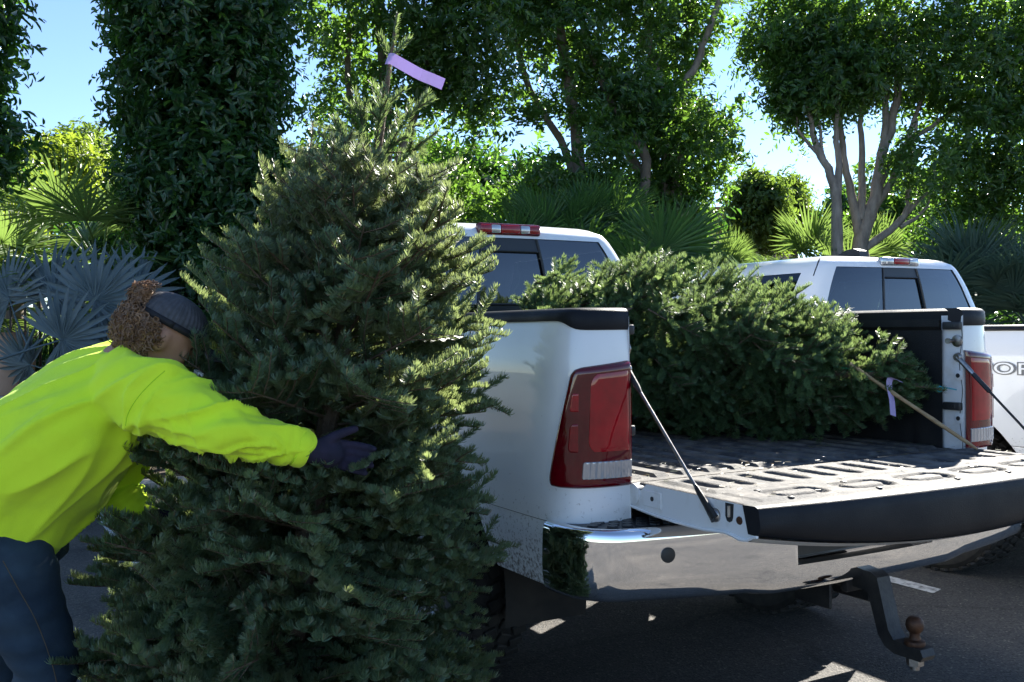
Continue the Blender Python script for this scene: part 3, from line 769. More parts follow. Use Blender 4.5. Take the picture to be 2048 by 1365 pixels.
# ------------------------------------------------------------------ fir trees
M_needle = leafmat('fir_needles', (.040, .088, .060), (.098, .155, .092), (.42, .52, .18), .34, .38, .45, brown=(.20, .115, .07), big=(5.0, (.105, .115, .06)))
M_needle2 = leafmat('fresh_fir_needles', (.032, .082, .048), (.082, .142, .066), (.36, .50, .15), .32, .40, .40)
M_bark = pmat('fir_bark', (.09, .055, .035), .9, col2=(.16, .12, .085), vscale=18, bump=.1, bscale=60)
def unit(v): return v / np.maximum(1e-9, np.linalg.norm(v, axis=-1, keepdims=True))
def needles_on(segs, r, per_m=1500, ln=(.016, .023), up=np.array((0, 0, 1.0)), spread=(-1.85, 1.85), fwd=.55, w=.0023):
    """segs: list of polylines; returns quads for needles brushed round them"""
    P = []; D = []
    for pl in segs:
        pl = np.asarray(pl); d = np.diff(pl, axis=0); l = np.linalg.norm(d, axis=1); tot = l.sum(); n = int(tot * per_m)
        if n < 1: continue
        c = np.concatenate([[0], np.cumsum(l)]); t = r.uniform(0, tot, n); i = np.clip(np.searchsorted(c, t) - 1, 0, len(d) - 1)
        P.append(pl[i] + d[i] * ((t - c[i]) / l[i])[:, None]); D.append(d[i] / l[i][:, None])
    P = np.concatenate(P); D = np.concatenate(D); n = len(P)
    a = unit(np.cross(D, up)); b = unit(np.cross(a, D)); ph = r.uniform(spread[0], spread[1], n)
    rad = a * np.sin(ph)[:, None] + b * np.cos(ph)[:, None]
    nd = unit(rad + D * (fwd + r.normal(0, .09, n))[:, None] + up * .25)
    L = r.uniform(ln[0], ln[1], n)[:, None]; sd = unit(np.cross(nd, rad + r.normal(0, .20, (n, 3)))) * (w / 2)
    B = P + rad * .001; M_ = B + nd * L * .55; T = B + unit(nd + up * .22) * L
    V = np.stack([B - sd, B + sd, M_ + sd * 1.0, T + sd * .35, T - sd * .35, M_ - sd * 1.0], 1).reshape(-1, 3)
    k = np.arange(n)[:, None] * 6
    F = np.concatenate([k + [0, 1, 2, 5], k + [5, 2, 3, 4]], 0)
    return V, F
def twig_lines(L, r, droop=0.0, tw=.070, flat=1.0, second=True):
    """main stem along +X with side twigs; returns polylines"""
    t = np.linspace(0, 1, 9); bend = r.uniform(-.06, .10)
    main = np.stack([L * t, r.normal(0, .01) * L * t ** 2, L * (bend * t ** 2 - droop * t ** 2.2)], 1)
    out = [main]; x = .16 * L + r.uniform(0, .02); side = 1
    def at(s): return np.array([np.interp(s, t, main[:, k]) for k in range(3)])
    while x < L * .97:
        s = x / L
        for sgn in ((1, -1) if r.random() < .55 else (side,)):
            l = (1 - s) * .46 * L + tw * r.uniform(.8, 1.4); an = math.radians(r.uniform(42, 62)) * sgn
            d = np.array((math.cos(an), math.sin(an), r.normal(.08, .16) * flat)); d /= np.linalg.norm(d)
            q = np.linspace(0, 1, 5)[:, None]; p0 = at(s)
            pl = p0 + d * l * q + np.array((.25 * l, 0, .10 * l)) * q ** 2; out.append(pl)
            if second and l > .125:
                y = .35 * l
                while y < l * .92:
                    for s2 in (1, -1):
                        if r.random() < .25: continue
                        l2 = (1 - y / l) * .45 * l + .035 * r.uniform(.7, 1.3); a2 = an + s2 * math.radians(r.uniform(38, 58))
                        d2 = np.array((math.cos(a2), math.sin(a2), r.normal(.1, .18) * flat)); d2 /= np.linalg.norm(d2)
                        b0 = np.array([np.interp(y / l, q[:, 0], pl[:, k]) for k in range(3)])
                        out.append(b0 + d2 * l2 * np.linspace(0, 1, 4)[:, None])
                    y += r.uniform(.045, .060)
        side = -side; x += r.uniform(.042, .060)
    return out
def branch_mesh(name, L, seed, mat, per_m=1500, **k):
    r = rng(seed); bushy = k.pop('bushy', False); seg = twig_lines(L, r, **k)
    if bushy:      # a second spray turned about the stem fills the bough out
        a_ = 1.2; Rx = np.array(((1, 0, 0), (0, math.cos(a_), -math.sin(a_)), (0, math.sin(a_), math.cos(a_)))); seg = seg + [q @ Rx.T for q in twig_lines(L * .9, r, **k)]
    V, F = needles_on(seg, r, per_m)
    mb = MB()
    for i, pl in enumerate(seg):
        if i == 0: mb.tube(pl, np.linspace(.0035 + L * .006, .0018, len(pl)), 5, caps=False)
        elif len(pl) == 5: mb.tube(pl[::2], [.0022, .0018, .0014], 3, caps=False)
    SV = np.array(mb.v); SF = np.array([f for f in mb.f if len(f) == 4])
    allV = np.concatenate([V, SV]); allF = np.concatenate([F, SF + len(V)])
    return np_mesh(name, allV, allF, [mat, M_bark], False, np.concatenate([np.zeros(len(F)), np.ones(len(SF))]))
BR_L = [.14, .22, .30, .40, .50, .62]
BR = {L: [branch_mesh('branch', L, 100 + int(L * 100) * 7 + k, M_needle) for k in range(3)] for L in BR_L}
def frame_x(d, roll=0.0):
    """rotation taking +X to d with +Z as far up as possible, then rolled about d"""
    d = Vector(d).normalized(); up = Vector((0, 0, 1)) if abs(d.z) < .97 else Vector((0, 1, 0))
    y = up.cross(d).normalized(); z = d.cross(y)
    return Matrix((d, y, z)).transposed().to_4x4() @ Matrix.Rotation(roll, 4, 'X')
def put_branch(root, me_set, base, d, length, r, roll=None, name='branch'):
    L = min(me_set, key=lambda q: abs(q - length)); me = me_set[L][int(r.integers(len(me_set[L])))]
    o = link(name, me, root); s = length / L
    s = min(max(s, .8), 1.2)
    o.matrix_local = Matrix.Translation(Vector(base)) @ frame_x(d, r.normal(0, .35) if roll is None else roll) @ Matrix.Scale(s, 4)
    return o
ARM = [(250, 815), (335, 800), (460, 862), (600, 900), (690, 880)]
def px_of(p):
    v = Vector(p) - Vector((0, 0, EYE)); d = v.dot(_D); return 1024 + F_PX * v.dot(_xa) / d, 682.5 - F_PX * v.dot(_ya) / d
def near_arm(p, tol=62):
    x, y = px_of(p)
    for (a, b), (c, e) in zip(ARM[:-1], ARM[1:]):
        t = max(0, min(1, ((x - a) * (c - a) + (y - b) * (e - b)) / ((c - a) ** 2 + (e - b) ** 2)))
        if math.hypot(x - a - t * (c - a), y - b - t * (e - b)) < tol: return True
    return False
# gaps in the front of the crown through which the dark inside and the trunk show
HOLLOWS = [(655, 640, 62, 70), (700, 850, 70, 42), (760, 1075, 60, 42), (560, 1210, 62, 40), (420, 1090, 50, 30), (590, 470, 45, 26), (860, 1240, 40, 50)]
def in_hollow(p):
    x, y = px_of(p); return any(((x - a) / c) ** 2 + ((y - b) / d) ** 2 < 1 for a, b, c, d in HOLLOWS)
def fir_standing():
    base = Vector((-.735, 2.85, 0.0)); top = Vector((-.315, 2.86, 2.262))
    root = empty('fir_tree', base, 0, 'cut fir Christmas tree held upright by the person in yellow', 'fir tree')
    ax = top - base; H = ax.length; root.rotation_euler = Vector((0, 0, 1)).rotation_difference(ax).to_euler()
    ROT = Vector((0, 0, 1)).rotation_difference(ax).to_matrix()
    r = rng(11)
    tz = [0.0, .3, .8, 1.3, 1.7, 1.95, 2.1, H]
    MB().tube([(r.normal(0, .006), r.normal(0, .006), z) for z in tz], [.048, .044, .036, .026, .018, .011, .007, .004], 10).build('trunk', M_bark, root)
    env_z = [.10, .30, .55, .85, 1.05, 1.30, 1.55, 1.75, 1.86, 1.96]; env_r = [.52, .61, .58, .53, .48, .42, .355, .265, .19, .10]
    z = .13; k = 0
    while z < 1.80:
        n = 12 if z < 1.3 else 11
        ph0 = r.uniform(0, 6.28)
        for i in range(n):
            ph = ph0 + 2 * math.pi * (i + r.uniform(-.25, .25)) / n; zz = z + r.uniform(-.035, .035)
            R = float(np.interp(zz + .06, env_z, env_r)) * r.uniform(.84, 1.08)
            el = math.radians(np.interp(zz, [.1, .8, 1.4, 1.9], [-2, 8, 22, 42]) + r.normal(0, 7))
            d = (math.cos(ph) * math.cos(el), math.sin(ph) * math.cos(el), math.sin(el))
            b0 = Vector((0, 0, zz - R * math.tan(el) * .55)); bl_ = R / math.cos(el)
            # boughs where the person's arm reaches in are pushed aside
            hit = False
            for t in np.linspace(.3, 1, 9):
                p = ROT @ (b0 + Vector(d) * bl_ * t) + base
                if p.y < 2.62 and near_arm(p): hit = True
                if p.y < 2.72 and t > .55 and in_hollow(p): hit = True
            if hit: continue
            put_branch(root, BR, b0, d, bl_, r)
        z += .088 + .02 * (z < .8); k += 1
    # upright shoots round the leader and the leader itself
    for zz, n, l in ((1.79, 5, .24), (1.86, 4, .26), (2.02, 2, .10), (2.17, 2, .09)):
        for i in range(n):
            ph = 2 * math.pi * i / n + r.uniform(-.3, .3); el = math.radians(r.uniform(48, 68))
            seg_l = l * r.uniform(.75, 1.15)
            q = np.linspace(0, 1, 6)[:, None]; d = np.array((math.cos(ph) * math.cos(el), math.sin(ph) * math.cos(el), math.sin(el)))
            segs = [d * seg_l * q]
            for kk in range(4 if l > .15 else 0):
                a = r.uniform(.45, .9); dd = d + r.normal(0, .55, 3); dd /= np.linalg.norm(dd); segs.append(d * seg_l * a + dd * .06 * q[:4] / q[3])
            V, F = needles_on(segs, r, 1300, up=np.array((0.01, 0, 1.0)), spread=(-3.1, 3.1), fwd=.9)
            mb = MB()
            for s_ in segs: mb.tube(s_, .0025, 4, caps=False)
            SV = np.array(mb.v); SF = np.array(mb.f)
            o = link('shoot', np_mesh('shoot', np.concatenate([V, SV]), np.concatenate([F, SF + len(V)]), [M_needle2, M_bark], False, np.concatenate([np.zeros(len(F)), np.ones(len(SF))])), root, (0, 0, zz))
    segs = [[(0, 0, 1.90), (0, 0, H - .005)]]
    V, F = needles_on(segs, r, 1150, (.013, .019), up=np.array((1.0, 0, 0)), spread=(-3.1, 3.1), fwd=1.5)
    link('leader_needles', np_mesh('leader_needles', V, F, M_needle2), root)['kind'] = 'stuff'
    return root
fir = fir_standing()
def ribbon(name, pts, wdir, width, label, mat, kind='tag'):
    """flat tag tape along pts with its width along wdir"""
    p = catmull(pts, 2); w = np.array(wdir) / np.linalg.norm(wdir) * width / 2; mb = MB()
    mb.grid([[q - w, q + w] for q in p]); o = mb.build(name, mat, None, 0)
    m = o.modifiers.new('thick', 'SOLIDIFY'); m.thickness = .0006
    return tag(o, label, 'ribbon tag')
M_lav = leafmat('lavender_tape', (.60, .49, .76), (.62, .51, .78), (.65, .52, .8), .35, .4, .4)
a = W(782, 118, 2.85); 
ribbon('ribbon_tag', [a + (0.0, .012, .004), a + (-.012, 0, 0), a + (.004, -.012, -.003), W(795, 124, 2.84), W(818, 137, 2.835), W(842, 150, 2.83), W(864, 159, 2.84), W(887, 169, 2.85)], (.36, .1, 1), .034,
       'lavender tape tag fluttering from the leader of the upright fir', M_lav)

# the fir lying in the truck bed, tip towards the tailgate
def fir_lying():
    B = np.array((-.02, 1.74, 1.20)); T = np.array((.702, -.05, 1.107))
    root = empty('fir_tree', TW(*B), YAW, 'fir Christmas tree lying on its side in the bed of the pickup', 'fir tree')
    r = rng(23); ax = T - B; H = np.linalg.norm(ax); u = ax / H
    c = lambda t: np.array((np.interp(t, [0, .35, .7, 1], [.02, .20, .47, .702]), np.interp(t, [0, 1], [1.80, -.05]), np.interp(t, [0, .35, .7, .85, 1], [1.30, 1.245, 1.175, 1.155, 1.107])))
    loc = lambda p: p - B
    MB().tube([loc(c(t)) for t in np.linspace(0, 1, 12)], np.linspace(.045, .005, 12), 10).build('trunk', M_bark, root)
    rad = lambda t: np.interp(t, [0, .12, .3, .5, .62, .75, .86, .93], [.20, .30, .405, .385, .34, .265, .155, .05])
    n = 0
    e1 = np.cross(u, (0, 0, 1.0)); e1 /= np.linalg.norm(e1); e2 = np.cross(e1, u)
    if e2[2] < 0: e2 = -e2
    # long boughs folded back along the trunk, then the outer sprays that hang from them
    for i in range(298):
        t = 1 - (1 - r.uniform(0, 1) * .90 - .02) if i % 3 else r.uniform(.0, .8)
        ph = r.uniform(0, 2 * math.pi); q = r.uniform(.60, 1.0) if i % 4 else r.uniform(.2, .6)
        Rm = rad(t) * q; o = e1 * math.cos(ph) + e2 * math.sin(ph)
        p = c(t) + o * Rm
        down = np.array((0, 0, -1.0))
        side = abs(math.cos(ph))
        d = u * r.uniform(.5, 1.0) + o * r.uniform(.1, .40) + down * (.55 * side * r.uniform(.3, 1.3)) + r.normal(0, .18, 3)
        if math.sin(ph) > .55: d = u * r.uniform(.6, 1.1) + o * r.uniform(.1, .45) + r.normal(0, .16, 3)
        d /= np.linalg.norm(d); L = r.choice([.14, .22, .22, .30, .30]) * (1.0 if t < .75 else .7)
        b = p - d * L * .75; tip = p + d * L * .3
        for _ in range(6):
            tip = b + d * L
            if tip[2] < .905: d[2] += .25; d /= np.linalg.norm(d)
        if b[2] < .92: b[2] = .92
        if px_of(TW(*tip))[0] < 1105: b[0] += (1105 - px_of(TW(*tip))[0]) * .0026
        tip = b + d * L
        if tip[0] > .74: b[0] -= tip[0] - .74
        if tip[1] > 1.78: b[1] -= tip[1] - 1.78
        put_branch(root, BR2, loc(b), d, L, r, roll=r.uniform(-1.2, 1.2))
    # bare stub and leader sprays at the tip
    s0, s1 = np.array((.490, .25, 1.16)), np.array((.537, .10, 1.162))
    MB().tube([loc(s0 - (s1 - s0) * .6), loc(s0), loc(s1)], [.013, .014, .0135], 10).build('cut_stub', M_bark, root)
    segs = []; q = np.linspace(0, 1, 7)[:, None]
    for a, b in (((.50, .22, 1.15), (.702, -.05, 1.107)), ((.56, .25, 1.18), (.66, .09, 1.215)), ((.5, .2, 1.10), (.60, .02, 1.08)), ((.55, .25, 1.16), (.70, .12, 1.20))):
        a, b = np.array(a), np.array(b); segs = [loc(a) + (b - a) * q]
        for kk in range(5): 
            z = r.uniform(.25, .85); dd = unit((b - a) / np.linalg.norm(b - a) + r.normal(0, .6, 3)); segs.append(segs[0][int(z * 6)] + dd * r.uniform(.03, .06) * q[:4] / q[3])
        V, F = needles_on(segs, r, 1500, spread=(-3.1, 3.1), fwd=.7); mb = MB()
        for s_ in segs: mb.tube(s_, .003, 4, caps=False)
        SV = np.array(mb.v); SF = np.array(mb.f)
        link('shoot', np_mesh('shoot', np.concatenate([V, SV]), np.concatenate([F, SF + len(V)]), [M_needle2, M_bark], False, np.concatenate([np.zeros(len(F)), np.ones(len(SF))])), root)
    return root
BR2 = {L: [branch_mesh('branch', L, 700 + int(L * 100) * 7 + k, M_needle2, 1500, tw=.055, flat=1.4, bushy=True) for k in range(4)] for L in (.10, .14, .22, .30)}
fir2 = fir_lying()
def TWv(*p): return TW(*p)
M_bamboo = pmat('bamboo', (.38, .27, .14), .55, col2=(.28, .18, .09), vscale=6, stretch=(1, 1, 12))
st = MB(); sa, sb_ = TW(.455, .185, 1.205), TW(.682, -.20, .8985)
pts = [sa + (sb_ - sa) * t for t in np.linspace(0, 1, 13)]; rr = [.0072 if i % 4 else .0085 for i in range(13)]; rr[-1] = .004
tag(st.tube(pts, rr, 10).build('bamboo_stake', M_bamboo), 'thin bamboo stake leaning from the lying fir down to the tailgate', 'stake')
a, b = TW(.545, .07, 1.150), TW(.520, .06, 1.035)
ribbon('ribbon_tag', [TW(.590, .055, 1.135), TW(.572, .06, 1.145), a, TW(.530, .062, 1.12), TW(.518, .040, 1.070), TW(.500, .020, 1.015)], (_c * .8, _s * .8, -.25), .032,
       'lavender tape tag hanging over the bamboo stake at the lying fir', M_lav)
M_twine = pmat('green_twine', (.01, .28, .14), .5); M_twineb = pmat('blue_twine', (.02, .30, .38), .5)
mb = MB().tube(catmull([TW(.45, .27, 1.195), TW(.49, .22, 1.185), TW(.53, .17, 1.178), TW(.545, .13, 1.168)], 6), .0035, 6)
tag(mb.build('green_twine', M_twine), 'green twine tied round the lying fir beside its cut stub', 'twine')
cc = TW(.69, -.035, 1.11); pts = [cc + np.array((.010 * math.cos(t), .016 * (t - 6) / 12, .010 * math.sin(t))) for t in np.linspace(0, 14, 46)]
pts = list(pts) + [TW(.715, -.065, 1.112), TW(.735, -.075, 1.107)]
tag(MB().tube(pts, .0022, 6).build('blue_twist_tie', M_twineb), 'blue twist tie wound round the tip of the lying fir', 'twist tie')

# needles and bits shed on the bed floor and the tailgate
def litter():
    r = rng(404); n = 900; x = r.uniform(-.74, .74, n); y = r.uniform(-.58, .9, n); k = r.random(n) < np.where(y > -.05, 1.0, .35); x, y = x[k], y[k]; n = len(x)
    z = np.where(y > -.05, .8915, .8985); a = r.uniform(0, 6.28, n); L = r.uniform(.012, .024, n); w = .0011
    P = np.stack([x, y, z], 1); d = np.stack([np.cos(a), np.sin(a), r.normal(0, .05, n)], 1) * L[:, None]; s_ = np.stack([-np.sin(a), np.cos(a), np.zeros(n)], 1) * w; h = np.array((0, 0, .0008))
    Wt = lambda q: np.stack([TX + q[:, 0] * _c - q[:, 1] * _s, TY + q[:, 0] * _s + q[:, 1] * _c, q[:, 2]], 1)
    V = np.stack([Wt(P - s_), Wt(P + h), Wt(P + s_), Wt(P + d + s_), Wt(P + d + h), Wt(P + d - s_)], 1).reshape(-1, 3); i = np.arange(n)[:, None] * 6
    o = link('fallen_needles', np_mesh('fallen_needles', V, np.concatenate([i + [0, 1, 4, 5], i + [1, 2, 3, 4]], 0), leafmat('shed_needles', (.06, .09, .03), (.22, .15, .07), (.1, .1, .03), .1)))
    tag(o, 'fir needles shed over the bed floor and open tailgate', 'needles', kind='stuff')
litter()
# ------------------------------------------------------------------ background planting
def leaf_mesh(name, P, D, Nn, L, Wd, mat, fold=.22):
    """P base, D direction, Nn face normal, one pointed folded leaf each"""
    S = unit(np.cross(D, Nn)); Nn = np.cross(S, D); L = L[:, None]; w = Wd[:, None]
    B = P; T = P + D * L - Nn * L * .10
    l1 = P + D * L * .30 + S * w * .42 + Nn * w * fold; r1 = P + D * L * .30 - S * w * .42 + Nn * w * fold
    l2 = P + D * L * .66 + S * w * .40 + Nn * w * fold * .7; r2 = P + D * L * .66 - S * w * .40 + Nn * w * fold * .7
    V = np.stack([B, r1, r2, T, l2, l1], 1).reshape(-1, 3); k = np.arange(len(P))[:, None] * 6
    return np_mesh(name, V, np.concatenate([k + [0, 1, 2, 3], k + [0, 3, 4, 5]], 0), mat)
def leaf_cloud(name, blobs, n_twigs, per, L, mat, seed, parent, gap=.0, gscale=1.2, shell=.55, droop=.25, twl=.28, origin=(0, 0, 0), sprigs=0):
    """sprays of leaves through a set of ellipsoids (centre, radii); gap removes sprays in patches so that the sky shows"""
    r = rng(seed); blobs = [(np.array(c, float), np.array(q, float)) for c, q in blobs]
    vol = np.array([np.prod(q) ** (2 / 3) for c, q in blobs]); vol = vol / vol.sum(); C = []; O = []
    for (c, q), f in zip(blobs, vol):
        n = int(n_twigs * f); d = unit(r.normal(0, 1, (n, 3))); rad = (shell + (1 - shell) * r.random(n) ** .6)[:, None] * (1 + r.normal(0, .06, (n, 1)))
        C.append(c + d * q * rad); O.append(unit(d / q))
    C = np.concatenate(C); O = np.concatenate(O)
    if gap > 0:
        keep = np.array([mnoise.noise(Vector(p * gscale) + Vector((seed, 0, 0))) + .5 * mnoise.noise(Vector(p * gscale * 2.7)) for p in C]) > (gap - .5)
        C = C[keep]; O = O[keep]
    n = len(C)
    ax = unit(O * 1.0 + np.array((0, 0, .45)) + r.normal(0, .55, (n, 3)))
    t = np.tile(np.linspace(.05, 1, per), n); i = np.repeat(np.arange(n), per); m = len(i)
    tl = (twl * r.uniform(.6, 1.25, n))[i]
    a = ax[i]; P = C[i] + a * (t * tl)[:, None] - np.array((0, 0, 1.0)) * (droop * tl * t ** 2)[:, None]
    b = unit(np.cross(a, r.normal(0, 1, (m, 3)))); D = unit(a * r.uniform(.25, .9, m)[:, None] + b + np.array((0, 0, -.15)))
    Nn = unit(np.cross(np.cross(D, a + r.normal(0, .35, (m, 3))), D) + np.array((0, 0, .3)))
    ll = L * r.uniform(.5, 1.28, m) * (1 - .35 * t ** 3)
    me = leaf_mesh(name, P - np.array(origin), D, Nn, ll, ll * r.uniform(.36, .48, m), mat)
    o = link(name, me, parent); o['kind'] = 'stuff'; return o
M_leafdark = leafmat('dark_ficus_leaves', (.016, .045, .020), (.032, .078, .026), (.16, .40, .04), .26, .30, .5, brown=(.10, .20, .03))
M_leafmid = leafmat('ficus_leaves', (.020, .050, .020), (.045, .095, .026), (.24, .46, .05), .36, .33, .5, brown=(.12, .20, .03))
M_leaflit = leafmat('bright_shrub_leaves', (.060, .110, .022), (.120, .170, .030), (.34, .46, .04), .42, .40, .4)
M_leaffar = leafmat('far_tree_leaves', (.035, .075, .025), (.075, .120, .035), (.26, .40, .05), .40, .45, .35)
M_trunk = pmat('pale_ficus_bark', (.30, .26, .22), .85, col2=(.18, .15, .125), vscale=5, bump=.08, bscale=22, stretch=(3, 3, 1))
M_trunkd = pmat('dark_ficus_bark', (.12, .095, .075), .9, col2=(.20, .165, .135), vscale=6, bump=.08, bscale=22)
def limb(pts, r0, r1, r, n=9):
    p = catmull(pts, 5); p = p + r.normal(0, .012, p.shape) * np.linspace(0, 1, len(p))[:, None]
    return MB().tube(p, np.linspace(r0, r1, len(p)), n)
def tree(name, base, limbs, blobs, n_tw, per, L, leaf, bark, seed, label, cat='tree', group=None, **k):
    base = np.array(base, float); root = empty(name, base, 0, label, cat, group); r = rng(seed)
    for i, (pts, r0, r1) in enumerate(limbs):
        limb([np.array(p) - base for p in pts], r0, r1, r).build('trunk' if i == 0 else 'limb', bark, root, 60)
    leaf_cloud('crown', [(np.array(c) - base, q) for c, q in blobs], n_tw, per, L, leaf, seed, root, **k)
    return root
def col(px, Y, r_, z0, z1, n):     # blobs stacked in a column
    x = W(px, 660, Y)[0]; rr = rng(int(px) + 7)
    return [((x + rr.normal(0, .12) * r_, Y + rr.normal(0, .1), z0 + (z1 - z0) * (i + .5) / n), (r_ * rr.uniform(.9, 1.06), r_ * rr.uniform(.85, 1.0), (z1 - z0) / n * .75)) for i in range(n)]
SOIL = .10
# dark clipped column at the left, and the one cut by the left edge
x = W(405, 660, 9.6)[0]
bl = [((x + .0, 9.6, 2.1), (.50, .5, .7)), ((x + .0, 9.6, 2.9), (.66, .65, .7)), ((x + .02, 9.6, 3.7), (.74, .7, .8)), ((x + .05, 9.6, 4.5), (.78, .75, .8)), ((x + .04, 9.6, 5.4), (.74, .7, .8)), ((x + .5, 9.55, 2.6), (.34, .4, .35)), ((x - .05, 9.6, 1.5), (.46, .45, .5))]
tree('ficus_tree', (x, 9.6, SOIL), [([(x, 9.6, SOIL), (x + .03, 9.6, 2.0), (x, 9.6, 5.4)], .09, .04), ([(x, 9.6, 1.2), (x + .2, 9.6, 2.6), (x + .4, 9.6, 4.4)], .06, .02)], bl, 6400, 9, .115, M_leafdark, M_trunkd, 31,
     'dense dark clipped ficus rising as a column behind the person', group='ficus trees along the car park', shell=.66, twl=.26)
x = W(-125, 660, 8.6)[0]
bl = [((x, 8.6, 3.4), (.46, .5, .6)), ((x, 8.6, 4.2), (.58, .6, .8)), ((x, 8.6, 5.0), (.50, .6, .7)), ((x + .2, 8.6, 3.0), (.46, .4, .25))]
tree('ficus_tree', (x, 8.6, SOIL), [([(x - .1, 8.6, SOIL), (x, 8.6, 2.5), (x, 8.6, 5.0)], .09, .04)], bl, 1900, 9, .125, M_leafdark, M_trunkd, 32,
     'dark ficus cut off by the left edge of the picture', group='ficus trees along the car park', shell=.6, twl=.32)
# three tall ficus behind the first truck
def big(px, Y, seed, label, spread, limbs, extra=(), n=4200, gap=.33, z0=1.9, leaf=M_leafmid, bark=M_trunkd, L=.105):
    x = W(px, 660, Y)[0]; r = rng(seed); bl = []
    for i in range(18):
        z = r.uniform(z0 + .5, 6.9); bl.append(((x + r.uniform(-1, 1) * spread * .75, Y + r.uniform(-.6, .6), z), (spread * r.uniform(.34, .52), .6, r.uniform(.45, .75))))
    bl += list(extra)
    ll = [([(x, Y, SOIL)] + [W(a, b, Y) for a, b in pl], r0, r1) for pl, r0, r1 in limbs]
    return tree('ficus_tree', (x, Y, SOIL), ll, bl, n, 10, L, leaf, bark, seed, label, group='ficus trees along the car park', gap=gap, shell=.25, twl=.30, gscale=1.0)
big(800, 11.6, 41, 'tall ficus directly behind the top of the upright fir', 1.35, [([(770, 430), (775, 250), (760, 60), (740, -60)], .085, .04), ([(785, 400), (840, 200), (880, -40)], .07, .03), ([(760, 400), (700, 200), (700, -20)], .06, .03)], n=5200)
big(1110, 12.2, 42, 'tall ficus behind the cab of the first pickup', 1.45, [([(1160, 480), (1150, 250), (1120, 60), (1100, -60)], .10, .05), ([(1290, 370), (1230, 230), (1160, 40)], .075, .04), ([(1150, 380), (1060, 180), (1010, -20)], .06, .03)], n=6200, gap=.33)
big(1355, 12.8, 43, 'tall ficus with a pale forked limb, left of the sky gap', .84, [([(1340, 560), (1290, 372), (1225, 235), (1190, 60)], .10, .04), ([(1330, 420), (1335, 245), (1300, 90), (1290, -20)], .075, .04), ([(1360, 252), (1392, 130), (1425, 40), (1450, -40)], .06, .035), ([(1348, 400), (1352, 262), (1362, 240)], .07, .06)],
    extra=[((W(1310, 400, 12.8)[0], 12.9, W(1310, 390, 12.8)[2]), (.65, .5, .40)), ((W(1410, 290, 12.8)[0], 12.9, W(1410, 290, 12.8)[2]), (.32, .4, .5)), ((W(1455, 60, 12.8)[0], 12.8, W(1455, 60, 12.8)[2]), (.28, .35, .4)), ((W(1450, 160, 12.8)[0], 12.8, W(1450, 160, 12.8)[2]), (.2, .3, .3))], n=4400, bark=M_trunk)
# the right-hand ficus with many pale stems
Y = 12.6; q = lambda a, b, dy=0: W(a, b, Y + dy)
bx = W(1715, 660, Y)[0]
limbs = [([(bx, Y, SOIL), q(1722, 560), q(1722, 480), q(1750, 400), q(1762, 320), q(1790, 220), q(1800, 100)], .125, .04),
         ([q(1718, 470), q(1705, 400), q(1690, 330), q(1680, 240), q(1665, 150)], .065, .025), ([q(1722, 440), q(1724, 330), q(1722, 230), q(1735, 120)], .055, .02),
         ([q(1735, 430), q(1760, 360), q(1770, 250), q(1775, 130)], .07, .03), ([q(1745, 415), q(1785, 360), q(1815, 280), q(1850, 170)], .06, .02),
         ([q(1725, 500), q(1780, 460), q(1815, 420), q(1818, 350), q(1835, 240)], .055, .02), ([q(1815, 425), q(1850, 390), q(1890, 370)], .035, .012), ([q(1800, 455), q(1840, 430), q(1862, 395)], .03, .012),
         ([q(1760, 370), q(1800, 300), q(1880, 240), q(1930, 200)], .04, .015)]
pb = lambda a, b, rx, rz, dy=0: ((W(a, b, Y + dy)[0], Y + dy, W(a, b, Y + dy)[2]), (rx, .75, rz))
bl = [pb(1615, 120, .42, .40), pb(1700, 90, .9, .6), pb(1820, 110, .9, .7), pb(1950, 110, .95, .8), pb(2080, 120, .9, .9), pb(1630, 20, .55, .5), pb(1780, -20, 1.0, .6), pb(1960, -20, 1.0, .6), pb(1605, 225, .22, .2), pb(1560, 50, .42, .4), pb(1530, 110, .2, .22), pb(1575, 150, .22, .2), pb(1690, 170, .4, .3),
      pb(1900, 260, .7, .6), pb(2020, 280, .8, .7), pb(1930, 370, .55, .5, .4), pb(2020, 420, .7, .5, .4), pb(2120, 330, .8, .9), pb(1845, 330, .35, .3, -.4), pb(1900, 460, .4, .22, .5)]
tree('ficus_tree', (bx, Y, SOIL), limbs, bl, 6800, 10, .105, M_leafmid, M_trunk, 51, 'broad ficus with many bare pale stems behind the second pickup', group='ficus trees along the car park', gap=.22, shell=.25, twl=.30, gscale=1.0)
x2 = W(1672, 660, 12.3)[0]; q2 = lambda a, b: W(a, b, 12.3)
tree('ficus_tree', (x2, 12.3, SOIL), [([(x2, 12.3, SOIL), q2(1674, 500), q2(1672, 400), q2(1660, 350), q2(1630, 285), q2(1612, 200)], .085, .03), ([q2(1673, 410), q2(1678, 330), q2(1672, 250), q2(1690, 130)], .055, .02), ([q2(1655, 345), q2(1640, 280), q2(1635, 190)], .03, .012), ([q2(1645, 320), q2(1600, 265), q2(1590, 230)], .025, .01)],
     [((W(1600, 190, 12.3)[0], 12.3, W(1600, 190, 12.3)[2]), (.32, .3, .22)), ((W(1680, 150, 12.3)[0], 12.3, W(1680, 150, 12.3)[2]), (.5, .45, .4)), ((W(1575, 195, 12.3)[0], 12.3, W(1575, 195, 12.3)[2]), (.14, .2, .2))], 650, 10, .105, M_leafmid, M_trunk, 52,
     'slender pale-stemmed ficus just left of the many-stemmed one', group='ficus trees along the car park', gap=.1, shell=.3)
